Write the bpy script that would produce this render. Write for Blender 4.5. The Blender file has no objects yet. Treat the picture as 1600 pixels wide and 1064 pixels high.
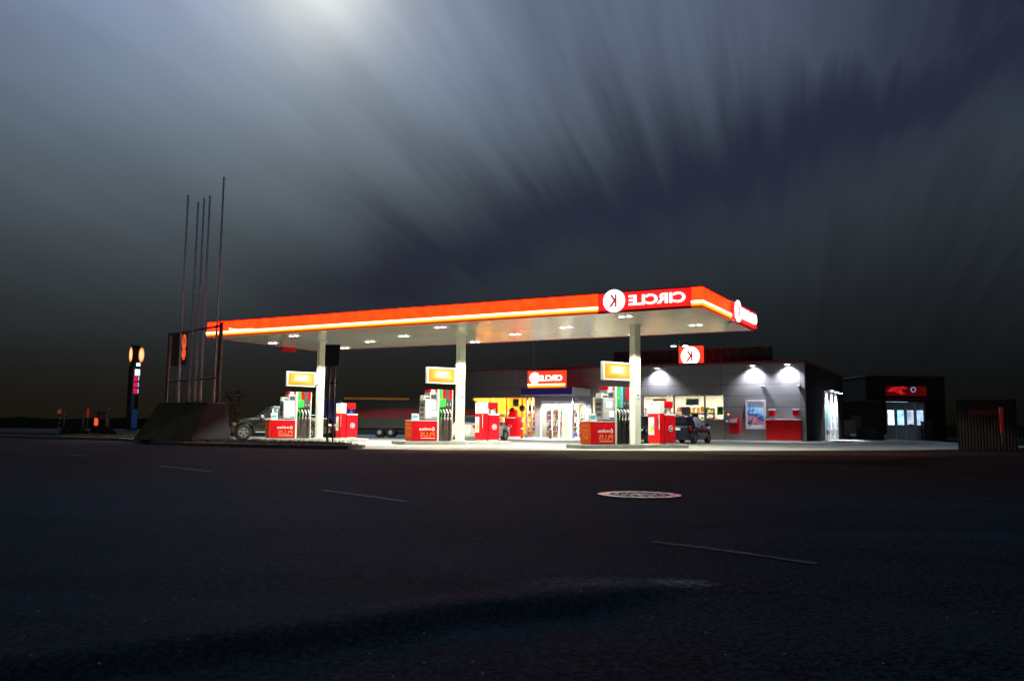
import bpy, bmesh, math, random
from mathutils import Vector, Matrix
random.seed(7)
R = math.radians
S = bpy.context.scene
COL = S.collection
TH = -0.5046            # heading of the canopy and the shop
PHI = R(34)             # heading of the echelon pump islands
EX = Vector((math.cos(TH), math.sin(TH), 0)); NY = Vector((-math.sin(TH), math.cos(TH), 0))

# ------------------------------------------------------------------ materials
def nt(m):
    m.use_nodes = True
    return m.node_tree, m.node_tree.nodes, m.node_tree.links
def mat(name, col, rough=.5, metal=0, var=.12, scale=6, bump=0, bscale=40, coat=0, spec=.5):
    m = bpy.data.materials.new(name); t, N, L = nt(m)
    b = N['Principled BSDF']
    b.inputs['Roughness'].default_value = rough; b.inputs['Metallic'].default_value = metal
    b.inputs['Coat Weight'].default_value = coat; b.inputs['Specular IOR Level'].default_value = spec
    tc = N.new('ShaderNodeTexCoord'); nz = N.new('ShaderNodeTexNoise')
    nz.inputs['Scale'].default_value = scale; nz.inputs['Detail'].default_value = 5
    L.new(tc.outputs['Object'], nz.inputs['Vector'])
    r = N.new('ShaderNodeValToRGB')
    r.color_ramp.elements[0].position = .3; r.color_ramp.elements[1].position = .7
    r.color_ramp.elements[0].color = [c*(1-var) for c in col]+[1]
    r.color_ramp.elements[1].color = [min(1, c*(1+var)) for c in col]+[1]
    L.new(nz.outputs['Fac'], r.inputs['Fac']); L.new(r.outputs['Color'], b.inputs['Base Color'])
    if bump:
        n2 = N.new('ShaderNodeTexNoise'); n2.inputs['Scale'].default_value = bscale; n2.inputs['Detail'].default_value = 6
        L.new(tc.outputs['Object'], n2.inputs['Vector'])
        bp = N.new('ShaderNodeBump'); bp.inputs['Strength'].default_value = bump; bp.inputs['Distance'].default_value = .02
        L.new(n2.outputs['Fac'], bp.inputs['Height']); L.new(bp.outputs['Normal'], b.inputs['Normal'])
    return m
def emi(name, col, k=1.0, var=0.0, scale=3):
    m = bpy.data.materials.new(name); t, N, L = nt(m)
    b = N['Principled BSDF']; b.inputs['Base Color'].default_value = [min(.8, c) for c in col]+[1]
    b.inputs['Roughness'].default_value = .35
    b.inputs['Emission Color'].default_value = list(col)+[1]; b.inputs['Emission Strength'].default_value = k
    if var:
        tc = N.new('ShaderNodeTexCoord'); nz = N.new('ShaderNodeTexNoise'); nz.inputs['Scale'].default_value = scale
        L.new(tc.outputs['Object'], nz.inputs['Vector'])
        mr = N.new('ShaderNodeMapRange'); mr.inputs['From Min'].default_value = .3; mr.inputs['From Max'].default_value = .7
        mr.inputs['To Min'].default_value = k*(1-var); mr.inputs['To Max'].default_value = k*(1+var)
        L.new(nz.outputs['Fac'], mr.inputs['Value']); L.new(mr.outputs['Result'], b.inputs['Emission Strength'])
    return m
def mth(N, L, op, a, b=None, clamp=False):
    n = N.new('ShaderNodeMath'); n.operation = op; n.use_clamp = clamp
    for i, v in enumerate((a, b)):
        if v is None: continue
        if isinstance(v, (int, float)): n.inputs[i].default_value = v
        else: L.new(v, n.inputs[i])
    return n.outputs[0]

M = {}
M['white'] = mat('white paint', (.78,.79,.77), .4, var=.05)
M['cream'] = mat('cream column paint', (.62,.66,.56), .42, var=.06, scale=3)
M['red'] = mat('red enamel', (.58,.003,.012), .45, var=.12, scale=4, spec=.15)
M['red2'] = mat('red powder coat', (.60,.003,.008), .5, var=.1, scale=5, spec=.15)
M['orange'] = mat('orange panel', (.80,.085,.004), .45, var=.08, spec=.15)
M['orange_ink'] = mat('orange print', (.85,.24,.02), .5, var=.03)
M['grey'] = mat('grey steel', (.32,.33,.33), .4, .3, var=.1)
M['lgrey'] = mat('pale grey plastic', (.55,.60,.66), .4, var=.06)
M['dgrey'] = mat('dark grey plastic', (.06,.062,.065), .45, var=.15)
M['black'] = mat('black rubber', (.012,.012,.013), .6, var=.2)
M['hose'] = mat('ribbed brown hose', (.16,.09,.07), .5, var=.2)
M['green'] = mat('green fuel panel', (.03,.55,.05), .4, var=.05)
M['blue'] = mat('light blue fuel panel', (.12,.45,.70), .4, var=.05)
M['navy'] = mat('navy awning', (.03,.025,.26), .35, var=.12)
M['bluebox'] = mat('blue steel', (.015,.03,.32), .45, var=.15)
M['kerb'] = mat('concrete kerb', (.33,.35,.33), .8, var=.2, scale=3, bump=.3)
M['steel'] = mat('galvanised steel', (.42,.43,.45), .4, .7, var=.1)
M['pole'] = mat('white flagpole', (.80,.78,.82), .35, .0, var=.04)
M['dark_steel'] = mat('dark painted steel', (.035,.032,.03), .55, var=.2)
M['frame_steel'] = mat('grey brown painted steel', (.13,.12,.11), .55, var=.2)
M['brown'] = mat('brown timber', (.16,.09,.055), .6, var=.2, scale=8)
M['darkwall'] = mat('dark cladding', (.026,.021,.019), .8, var=.2, spec=.1)
M['olive'] = mat('olive painted board', (.13,.095,.026), .8, var=.3, scale=2, bump=.3)
M['bluegrey'] = mat('blue grey painted board', (.012,.013,.03), .8, var=.25, scale=2)
M['redsteel'] = mat('dark red painted steel', (.17,.012,.02), .5, var=.15)
M['glass_dark'] = mat('dark car glass', (.012,.014,.016), .06, var=.0, coat=.3)
M['rim'] = mat('alloy rim', (.55,.55,.56), .3, .8, var=.05)
M['tyre'] = mat('tyre rubber', (.03,.028,.026), .75, var=.2)
M['chrome'] = mat('chrome', (.8,.8,.8), .12, 1, var=.02)
M['tail'] = mat('red lamp lens', (.45,.01,.012), .2, var=.05, coat=.5)
M['amber'] = mat('amber lamp lens', (.75,.28,.05), .2, var=.1, coat=.5)
M['lens'] = mat('clear lamp lens', (.6,.62,.62), .12, .3, var=.05, coat=.5)
M['plate'] = mat('number plate', (.7,.7,.66), .5, var=.03)
M['yellow'] = mat('yellow plastic', (.75,.5,.05), .5, var=.05)
M['cyan'] = mat('cyan card print', (.10,.45,.62), .5, var=.1)
M['lime'] = mat('lime label print', (.45,.62,.05), .5, var=.1)
M['purple'] = mat('violet print', (.12,.03,.20), .5, var=.05)
M['pinkp'] = mat('pink print', (.75,.25,.35), .5, var=.1)
M['floor'] = mat('pale shop tiles', (.6,.56,.5), .35, var=.05)
M['plaster'] = mat('white shop wall', (.75,.72,.66), .7, var=.05)
M['wood'] = mat('warm wood panelling', (.70,.34,.05), .5, var=.2, scale=3)
M['bark'] = mat('bark', (.035,.028,.02), .9, var=.3)
M['leaf'] = mat('dark foliage', (.03,.042,.02), .8, var=.4, scale=2)
M['paint_worn'] = mat('worn road paint', (.06,.065,.07), .8, var=.6, scale=14, spec=.1)
M['disc'] = mat('dark display disc', (.03,.02,.06), .4, var=.2)

# glass pane that lets the scene behind show through
def glass(name, tint=(.92,.95,.95), spec=1.0):
    m = bpy.data.materials.new(name); t, N, L = nt(m)
    for n in list(N):
        if n.type != 'OUTPUT_MATERIAL': N.remove(n)
    out = [n for n in N if n.type == 'OUTPUT_MATERIAL'][0]
    tr = N.new('ShaderNodeBsdfTransparent'); tr.inputs[0].default_value = list(tint)+[1]
    gl = N.new('ShaderNodeBsdfGlossy'); gl.inputs['Roughness'].default_value = .03
    fr = N.new('ShaderNodeFresnel'); fr.inputs[0].default_value = 1.45
    mx = N.new('ShaderNodeMixShader')
    L.new(fr.outputs[0], mx.inputs[0]); L.new(tr.outputs[0], mx.inputs[1]); L.new(gl.outputs[0], mx.inputs[2])
    L.new(mx.outputs[0], out.inputs['Surface'])
    return m
M['glass'] = glass('window glass')

# lit things
M['fascia'] = emi('backlit orange red fascia', (1.0,.0080,.0008), 13.0, .25, 2.2)
M['fascia_edge'] = mat('red fascia edge', (.55,.01,.012), .4, var=.05)
M['logo_red'] = emi('backlit red sign face', (.95,.018,.016), 1.0, .12, 1.5)
M['sign_orange'] = emi('backlit orange red sign face', (1.0,.05,.015), 1.1, .1, 2)
M['strip_hot'] = emi('white hot light strip', (1.0,.86,.42), 4.0)
M['strip_amber'] = emi('amber light strip', (1.0,.42,.015), 1.5)
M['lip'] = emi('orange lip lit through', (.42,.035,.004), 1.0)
M['letter'] = emi('backlit white lettering', (1.0,.98,1.0), 2.2)
M['kred'] = emi('red letter in lit disc', (.55,.05,.05), .8)
M['lamp'] = emi('downlight lens', (1.0,.98,.86), 5)
M['wlamp'] = emi('wall lamp lens', (.92,.95,1.0), 30)
M['screen'] = emi('lit terminal screen', (.55,.85,.95), 1.1, .15, 9)
M['paper'] = emi('lit receipt window', (.95,.95,1.0), 1.2)
M['ceil'] = emi('shop ceiling light', (1.0,.90,.68), 28)
M['ceil_warm'] = emi('warm ceiling light', (1.0,.64,.22), 120)
def oval_mat():
    m = bpy.data.materials.new('orange glowing oval'); t, N, L = nt(m); b = N['Principled BSDF']
    tc = N.new('ShaderNodeTexCoord'); sp = N.new('ShaderNodeSeparateXYZ'); L.new(tc.outputs['Generated'], sp.inputs[0])
    q = lambda o: mth(N, L, 'POWER', mth(N, L, 'MULTIPLY', mth(N, L, 'SUBTRACT', o, .5), 2.0), 2)
    d = mth(N, L, 'ADD', q(sp.outputs['X']), q(sp.outputs['Z']))
    r = N.new('ShaderNodeValToRGB'); e = r.color_ramp.elements; e[0].position = .25; e[0].color = (1.3,.85,.42,1); e[1].position = .95; e[1].color = (.9,.16,.01,1)
    x = e.new(.7); x.color = (1.1,.45,.08,1)
    L.new(d, r.inputs['Fac']); L.new(r.outputs['Color'], b.inputs['Emission Color']); b.inputs['Emission Strength'].default_value = 1.0
    return m
M['oval'] = oval_mat()
M['oval_dim'] = emi('dim orange panel', (1.0,.13,.03), .75, .5, 4)
M['pyl_white'] = emi('lit white price panel', (.8,.92,1.0), 2)
M['pyl_red'] = emi('lit red price panel', (.85,.015,.08), .75, .3, 5)
M['pyl_blue'] = emi('dim blue panel', (.02,.10,.30), .14, .45, 2.5)
M['pyl_tick'] = emi('lit blue white digits', (.45,.5,1.0), 1.2)
M['redglow'] = emi('dim red sign face', (.42,.006,.01), .10, .6, 3)
M['redhot'] = emi('red swoosh', (1.0,.02,.02), .45, .5, 4)
M['ring'] = emi('blue white ring', (.35,.45,.9), .5, .3, 6)
M['washlit'] = emi('bright wash hall', (.55,.80,1.0), 1.6, .4, 2.2)
M['lantern'] = emi('orange lantern', (1.0,.12,.03), .9)

def yellow_panel():
    m = bpy.data.materials.new('yellow backlit panel'); t, N, L = nt(m); b = N['Principled BSDF']
    tc = N.new('ShaderNodeTexCoord'); sp = N.new('ShaderNodeSeparateXYZ'); L.new(tc.outputs['Generated'], sp.inputs[0])
    fx = mth(N, L, 'MULTIPLY', mth(N, L, 'ABSOLUTE', mth(N, L, 'SUBTRACT', sp.outputs['X'], .52)), 2.0)
    fz = mth(N, L, 'MULTIPLY', mth(N, L, 'ABSOLUTE', mth(N, L, 'SUBTRACT', sp.outputs['Z'], .58)), 2.1)
    d = mth(N, L, 'MAXIMUM', fx, fz)
    r = N.new('ShaderNodeValToRGB'); e = r.color_ramp.elements
    e[0].position = .18; e[0].color = (2,1.75,1.2,1); e[1].position = .98; e[1].color = (.85,.33,.01,1)
    x = e.new(.60); x.color = (1.0,.62,.07,1)
    L.new(d, r.inputs['Fac']); L.new(r.outputs['Color'], b.inputs['Emission Color']); b.inputs['Emission Strength'].default_value = 1.0
    b.inputs['Base Color'].default_value = (.12,.06,.008,1)
    return m
M['ypanel'] = yellow_panel()

def soffit_mat():
    m = mat('white soffit slats', (.78,.77,.64), .10, .30, var=.05, scale=1.0); t, N, L = nt(m); b = N['Principled BSDF']
    tc = [n for n in N if n.type == 'TEX_COORD'][0]
    w = N.new('ShaderNodeTexWave'); w.wave_type = 'BANDS'; w.bands_direction = 'X'; w.inputs['Scale'].default_value = 1.6
    w.inputs['Distortion'].default_value = 0
    L.new(tc.outputs['Object'], w.inputs['Vector'])
    n2 = N.new('ShaderNodeTexNoise'); n2.inputs['Scale'].default_value = 5; L.new(tc.outputs['Object'], n2.inputs['Vector'])
    s = mth(N, L, 'ADD', w.outputs['Fac'], mth(N, L, 'MULTIPLY', n2.outputs['Fac'], .5))
    bp = N.new('ShaderNodeBump'); bp.inputs['Strength'].default_value = .12; bp.inputs['Distance'].default_value = .02
    L.new(s, bp.inputs['Height']); L.new(bp.outputs['Normal'], b.inputs['Normal'])
    return m
M['soffit'] = soffit_mat()

def panel_wall():
    m = mat('grey wall panels', (.17,.165,.17), .42, .15, var=.07, scale=1.2); t, N, L = nt(m); b = N['Principled BSDF']
    tc = [n for n in N if n.type == 'TEX_COORD'][0]
    sp = N.new('ShaderNodeSeparateXYZ'); L.new(tc.outputs['Object'], sp.inputs[0])
    fz = mth(N, L, 'FRACT', mth(N, L, 'DIVIDE', sp.outputs['Z'], .745))
    g1 = mth(N, L, 'LESS_THAN', fz, .035)
    xx = mth(N, L, 'ADD', sp.outputs['X'], sp.outputs['Y'])
    fx = mth(N, L, 'FRACT', mth(N, L, 'DIVIDE', mth(N, L, 'ADD', xx, .5), 5.15))
    g2 = mth(N, L, 'LESS_THAN', fx, .005)
    g = mth(N, L, 'MAXIMUM', g1, g2)
    ramp = [n for n in N if n.type == 'VALTORGB'][0]
    mx = N.new('ShaderNodeMix'); mx.data_type = 'RGBA'
    L.new(g, mx.inputs['Factor']); L.new(ramp.outputs['Color'], mx.inputs['A']); mx.inputs['B'].default_value = (.03,.03,.032,1)
    L.new(mx.outputs['Result'], b.inputs['Base Color'])
    bp = N.new('ShaderNodeBump'); bp.inputs['Strength'].default_value = .4; bp.inputs['Distance'].default_value = .01; bp.invert = True
    L.new(g, bp.inputs['Height']); L.new(bp.outputs['Normal'], b.inputs['Normal'])
    return m
M['panel'] = panel_wall()

def asphalt():
    m = bpy.data.materials.new('worn asphalt'); t, N, L = nt(m); b = N['Principled BSDF']
    tc = N.new('ShaderNodeTexCoord'); ob = tc.outputs['Object']
    def noise(s, d=6, rough=.6, vec=ob):
        n = N.new('ShaderNodeTexNoise'); n.inputs['Scale'].default_value = s; n.inputs['Detail'].default_value = d
        n.inputs['Roughness'].default_value = rough; L.new(vec, n.inputs['Vector']); return n.outputs['Fac']
    big = noise(.35, 4); mid = noise(2.2, 6, .65); fine = noise(42, 5, .75); grit = noise(170, 2, .6)
    mp = N.new('ShaderNodeMapping'); mp.inputs['Rotation'].default_value = (0,0,R(8)); mp.inputs['Scale'].default_value = (.05,1.1,1)
    L.new(ob, mp.inputs['Vector']); trk = noise(1.0, 4, .55, mp.outputs[0])
    v = mth(N, L, 'ADD', mth(N, L, 'MULTIPLY', big, .35), mth(N, L, 'MULTIPLY', mid, .35))
    v = mth(N, L, 'ADD', v, mth(N, L, 'MULTIPLY', trk, .45))
    v = mth(N, L, 'ADD', v, mth(N, L, 'MULTIPLY', mth(N, L, 'SUBTRACT', fine, .5), 1.9))
    r = N.new('ShaderNodeValToRGB'); e = r.color_ramp.elements
    e[0].position = .36; e[0].color = (.004,.0065,.010,1); e[1].position = .74; e[1].color = (.044,.070,.098,1)
    L.new(v, r.inputs['Fac'])
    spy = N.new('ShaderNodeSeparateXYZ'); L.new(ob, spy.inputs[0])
    red_glow = mth(N, L, 'ADD', mth(N, L, 'MULTIPLY', mth(N, L, 'SUBTRACT', spy.outputs['Y'], 9.0), .16), mth(N, L, 'MULTIPLY', mth(N, L, 'SUBTRACT', trk, .5), 1.6), True)  # far road band: the canopy's red glow is painted into its base colour
    rf = N.new('ShaderNodeMix'); rf.data_type = 'RGBA'; L.new(red_glow, rf.inputs['Factor']); L.new(r.outputs['Color'], rf.inputs['A'])
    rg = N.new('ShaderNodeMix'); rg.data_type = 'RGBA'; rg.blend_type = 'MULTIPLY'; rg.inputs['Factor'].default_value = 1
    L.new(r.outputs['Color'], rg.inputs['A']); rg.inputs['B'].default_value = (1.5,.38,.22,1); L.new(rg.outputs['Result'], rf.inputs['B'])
    # scuffed pale patch on the crest of the patched trench
    sp = N.new('ShaderNodeSeparateXYZ'); L.new(ob, sp.inputs[0])
    def blob(cx, cy, ang, a, bb):
        dx = mth(N, L, 'SUBTRACT', sp.outputs['X'], cx); dy = mth(N, L, 'SUBTRACT', sp.outputs['Y'], cy)
        u = mth(N, L, 'ADD', mth(N, L, 'MULTIPLY', dx, math.cos(ang)), mth(N, L, 'MULTIPLY', dy, math.sin(ang)))
        w = mth(N, L, 'SUBTRACT', mth(N, L, 'MULTIPLY', dy, math.cos(ang)), mth(N, L, 'MULTIPLY', dx, math.sin(ang)))
        q = mth(N, L, 'ADD', mth(N, L, 'POWER', mth(N, L, 'DIVIDE', u, a), 2), mth(N, L, 'POWER', mth(N, L, 'DIVIDE', w, bb), 2))
        return mth(N, L, 'SUBTRACT', 1, q, True)
    sc = mth(N, L, 'MAXIMUM', blob(.86, 4.33, R(-5), .22, .13), mth(N, L, 'MULTIPLY', blob(.45, 4.3, R(10), .55, .2), .35))
    wn = noise(26, 6, .75)
    sc = mth(N, L, 'MULTIPLY', sc, mth(N, L, 'MULTIPLY', mth(N, L, 'SUBTRACT', wn, .42), 4.5, True))
    mx = N.new('ShaderNodeMix'); mx.data_type = 'RGBA'
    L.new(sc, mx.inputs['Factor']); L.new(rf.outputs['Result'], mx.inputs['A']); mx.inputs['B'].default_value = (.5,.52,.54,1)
    # bright single chips of quartz
    vo = N.new('ShaderNodeTexVoronoi'); vo.inputs['Scale'].default_value = 24; L.new(ob, vo.inputs['Vector'])
    sep = N.new('ShaderNodeSeparateColor'); L.new(vo.outputs['Color'], sep.inputs[0])
    chip = mth(N, L, 'MULTIPLY', mth(N, L, 'LESS_THAN', vo.outputs['Distance'], .13), mth(N, L, 'GREATER_THAN', sep.outputs[0], .94))
    mx2 = N.new('ShaderNodeMix'); mx2.data_type = 'RGBA'
    L.new(chip, mx2.inputs['Factor']); L.new(mx.outputs['Result'], mx2.inputs['A']); mx2.inputs['B'].default_value = (.5,.5,.5,1)
    L.new(mx2.outputs['Result'], b.inputs['Base Color'])
    rr = N.new('ShaderNodeMapRange'); rr.inputs['To Min'].default_value = .62; rr.inputs['To Max'].default_value = .9
    L.new(mid, rr.inputs['Value']); L.new(rr.outputs['Result'], b.inputs['Roughness'])
    b.inputs['Specular IOR Level'].default_value = .02
    h = mth(N, L, 'ADD', mth(N, L, 'MULTIPLY', fine, 1.0), mth(N, L, 'MULTIPLY', grit, .6))
    h = mth(N, L, 'ADD', h, mth(N, L, 'MULTIPLY', mid, 1.6))
    bp = N.new('ShaderNodeBump'); bp.inputs['Strength'].default_value = 1.0; bp.inputs['Distance'].default_value = .035
    L.new(h, bp.inputs['Height']); L.new(bp.outputs['Normal'], b.inputs['Normal'])
    return m
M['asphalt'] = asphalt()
M['pad'] = mat('pale concrete forecourt', (.36,.355,.32), .7, var=.18, scale=.6, bump=.2, bscale=30)
def slab_joints(m):
    t, N, L = nt(m); b = N['Principled BSDF']; tc = [n for n in N if n.type == 'TEX_COORD'][0]
    mp = N.new('ShaderNodeMapping'); mp.inputs['Rotation'].default_value = (0,0,-PHI); L.new(tc.outputs['Object'], mp.inputs['Vector'])
    sp = N.new('ShaderNodeSeparateXYZ'); L.new(mp.outputs[0], sp.inputs[0])
    g = [mth(N, L, 'LESS_THAN', mth(N, L, 'FRACT', mth(N, L, 'DIVIDE', o, 4.2)), .007) for o in (sp.outputs['X'], sp.outputs['Y'])]
    oil = N.new('ShaderNodeTexNoise'); oil.inputs['Scale'].default_value = .9; oil.inputs['Detail'].default_value = 5; L.new(tc.outputs['Object'], oil.inputs['Vector'])
    st = mth(N, L, 'MULTIPLY', mth(N, L, 'SUBTRACT', oil.outputs['Fac'], .60), 3.0, True)
    f = mth(N, L, 'MAXIMUM', mth(N, L, 'MAXIMUM', g[0], g[1]), st)
    ramp = [n for n in N if n.type == 'VALTORGB'][0]
    mx = N.new('ShaderNodeMix'); mx.data_type = 'RGBA'; L.new(mth(N, L, 'MULTIPLY', f, .7), mx.inputs['Factor']); L.new(ramp.outputs['Color'], mx.inputs['A']); mx.inputs['B'].default_value = (.07,.065,.06,1)
    L.new(mx.outputs['Result'], b.inputs['Base Color'])
slab_joints(M['pad'])
M['soil'] = mat('turf soil', (.045,.034,.018), .95, var=.35, scale=3, bump=.6, spec=.05)
M['grass'] = mat('dry grass', (.06,.06,.022), .8, var=.4, scale=2)
M['stone_kerb'] = mat('granite kerb', (.17,.15,.13), .8, var=.3, scale=2.5, bump=.4)
M['manhole'] = mat('worn cast iron', (.92,.92,.95), 0.27, .85, var=.12, scale=14, bump=.1, bscale=90)
M['manhole_dark'] = mat('dirt in casting', (.02,.02,.02), .9, var=.2)

def goods_mat():
    m = bpy.data.materials.new('shop goods packaging'); t, N, L = nt(m); b = N['Principled BSDF']
    a = N.new('ShaderNodeAttribute'); a.attribute_name = 'tint'
    L.new(a.outputs['Color'], b.inputs['Base Color']); b.inputs['Roughness'].default_value = .5
    return m
M['goods'] = goods_mat()

def poster_mat():
    m = bpy.data.materials.new('lit poster print'); t, N, L = nt(m); b = N['Principled BSDF']
    tc = N.new('ShaderNodeTexCoord'); sp = N.new('ShaderNodeSeparateXYZ'); L.new(tc.outputs['Generated'], sp.inputs[0])
    nz = N.new('ShaderNodeTexNoise'); nz.inputs['Scale'].default_value = 5; nz.inputs['Detail'].default_value = 5; L.new(tc.outputs['Generated'], nz.inputs['Vector'])
    s = mth(N, L, 'ADD', sp.outputs['Z'], mth(N, L, 'MULTIPLY', sp.outputs['X'], .30))
    s = mth(N, L, 'ADD', s, mth(N, L, 'MULTIPLY', mth(N, L, 'SUBTRACT', nz.outputs['Fac'], .5), 1.1))
    r = N.new('ShaderNodeValToRGB'); e = r.color_ramp.elements
    e[0].position = .10; e[0].color = (.03,.05,.10,1); e[1].position = 1.0; e[1].color = (.7,.85,1,1)
    for p, c in ((.22,(.10,.14,.22)),(.34,(.75,.25,.40)),(.45,(.55,.02,.03)),(.52,(.02,.06,.2)),(.66,(.03,.28,.75)),(.82,(.35,.65,.95))):
        k = e.new(p); k.color = list(c)+[1]
    L.new(s, r.inputs['Fac']); L.new(r.outputs['Color'], b.inputs['Base Color']); L.new(r.outputs['Color'], b.inputs['Emission Color'])
    b.inputs['Emission Strength'].default_value = .12; b.inputs['Roughness'].default_value = .3
    return m
M['poster'] = poster_mat()

# ------------------------------------------------------------------ mesh helpers
class MB:
    def __init__(s): s.bm = bmesh.new()
    def _f(s, vs, mi=0, smooth=False):
        try:
            f = s.bm.faces.new(vs); f.material_index = mi; f.smooth = smooth; return f
        except ValueError: return None
    def box(s, x0, x1, y0, y1, z0, z1, mi=0, T=None):
        vs = [s.bm.verts.new((T @ Vector(p)) if T else p) for p in ((x0,y0,z0),(x1,y0,z0),(x1,y1,z0),(x0,y1,z0),(x0,y0,z1),(x1,y0,z1),(x1,y1,z1),(x0,y1,z1))]
        for q in ((0,3,2,1),(4,5,6,7),(0,1,5,4),(1,2,6,5),(2,3,7,6),(3,0,4,7)): s._f([vs[i] for i in q], mi)
        return s
    def tube(s, path, r, seg=10, mi=0, caps=True, rad=None):
        path = [Vector(p) for p in path]; rings = []
        for i, p in enumerate(path):
            a = path[max(0, i-1)]; c = path[min(len(path)-1, i+1)]; d = (c-a).normalized()
            u = d.cross(Vector((0,0,1)));
            if u.length < .05: u = d.cross(Vector((0,1,0)))
            u.normalize(); w = d.cross(u)
            q = rad[i] if rad else r
            rings.append([s.bm.verts.new(p + u*q*math.cos(2*math.pi*k/seg) + w*q*math.sin(2*math.pi*k/seg)) for k in range(seg)])
        for A, B in zip(rings, rings[1:]):
            for k in range(seg): s._f([A[k], A[(k+1) % seg], B[(k+1) % seg], B[k]], mi, True)
        if caps: s._f(rings[0][::-1], mi); s._f(rings[-1], mi)
        return s
    def prism(s, pts, a0, a1, plane='xz', mi=0):
        def P(u, v, a): return {'xz': (u,a,v), 'yz': (a,u,v), 'xy': (u,v,a)}[plane]
        A = [s.bm.verts.new(P(u,v,a0)) for u, v in pts]; B = [s.bm.verts.new(P(u,v,a1)) for u, v in pts]
        n = len(pts); s._f(A, mi); s._f(B[::-1], mi)
        for i in range(n): s._f([A[i], B[i], B[(i+1) % n], A[(i+1) % n]], mi)
        return s
    def disc(s, c, r, h, axis='y', seg=32, mi=0, r2=None):
        """solid disc from c to c + h along axis"""
        c = Vector(c); ax = {'x': Vector((1,0,0)), 'y': Vector((0,1,0)), 'z': Vector((0,0,1))}[axis]
        return s.tube([c, c+ax*h], r, seg, mi, True, [r, r if r2 is None else r2])
    def ring(s, c, r0, r1, h, axis='y', seg=32, mi=0):
        c = Vector(c); ax = {'x': Vector((1,0,0)), 'y': Vector((0,1,0)), 'z': Vector((0,0,1))}[axis]
        u = {'x': Vector((0,1,0)), 'y': Vector((1,0,0)), 'z': Vector((1,0,0))}[axis]; w = ax.cross(u)
        L = []
        for k in range(seg):
            d = u*math.cos(2*math.pi*k/seg)+w*math.sin(2*math.pi*k/seg)
            L.append([s.bm.verts.new(c+d*r0), s.bm.verts.new(c+d*r1), s.bm.verts.new(c+d*r1+ax*h), s.bm.verts.new(c+d*r0+ax*h)])
        for k in range(seg):
            A, B = L[k], L[(k+1) % seg]
            for i in range(4): s._f([A[i], A[(i+1) % 4], B[(i+1) % 4], B[i]], mi)
        return s
    def lathe(s, prof, c, axis='y', seg=28, mi=0):
        c = Vector(c); ax = {'x': Vector((1,0,0)), 'y': Vector((0,1,0)), 'z': Vector((0,0,1))}[axis]
        u = {'x': Vector((0,1,0)), 'y': Vector((1,0,0)), 'z': Vector((1,0,0))}[axis]; w = ax.cross(u)
        rows = [[s.bm.verts.new(c+ax*a+(u*math.cos(2*math.pi*k/seg)+w*math.sin(2*math.pi*k/seg))*max(r, .0005)) for k in range(seg)] for r, a in prof]
        for A, B in zip(rows, rows[1:]):
            for k in range(seg): s._f([A[k], A[(k+1) % seg], B[(k+1) % seg], B[k]], mi, True)
        return s
    def ball(s, c, rx, ry, rz, seg=16, mi=0):
        c = Vector(c); n = seg//2; rows = []
        for i in range(n+1):
            a = math.pi*i/n; rr = max(math.sin(a), .01)
            rows.append([s.bm.verts.new((c.x+rx*rr*math.cos(2*math.pi*k/seg), c.y+ry*rr*math.sin(2*math.pi*k/seg), c.z+rz*math.cos(a))) for k in range(seg)])
        for A, B in zip(rows, rows[1:]):
            for k in range(seg): s._f([A[k], B[k], B[(k+1) % seg], A[(k+1) % seg]], mi, True)
        return s
    def build(s, name, mats, parent=None, bevel=0, normals=True, sharp=None):
        me = bpy.data.meshes.new(name)
        if normals: bmesh.ops.recalc_face_normals(s.bm, faces=s.bm.faces[:])
        s.bm.to_mesh(me); s.bm.free()
        for m in (mats if isinstance(mats, (list, tuple)) else [mats]): me.materials.append(m)
        if sharp: me.set_sharp_from_angle(angle=R(sharp))
        o = bpy.data.objects.new(name, me); COL.objects.link(o)
        if parent: o.parent = parent
        if bevel:
            b = o.modifiers.new('Bevel', 'BEVEL'); b.width = bevel; b.segments = 2; b.limit_method = 'ANGLE'; b.angle_limit = R(40)
        return o
def box(name, m, parent, x0, x1, y0, y1, z0, z1, bevel=.006):
    return MB().box(x0, x1, y0, y1, z0, z1).build(name, m, parent, bevel)
def thing(name, label, cat, loc=(0,0,0), rz=0, group=None):
    o = bpy.data.objects.new(name, None); COL.objects.link(o); o.location = loc; o.rotation_euler = (0,0,rz)
    o.empty_display_size = .2
    o['label'] = label; o['category'] = cat
    if group: o['group'] = group
    return o
def tag(o, label, cat, group=None):
    o['label'] = label; o['category'] = cat
    if group: o['group'] = group
    return o
def struct(o, kind='structure'):
    o['kind'] = kind; return o
def copy_tree(o, parent=None):
    c = o.copy(); COL.objects.link(c)
    if parent: c.parent = parent
    for ch in list(o.children): copy_tree(ch, c)
    return c
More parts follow.
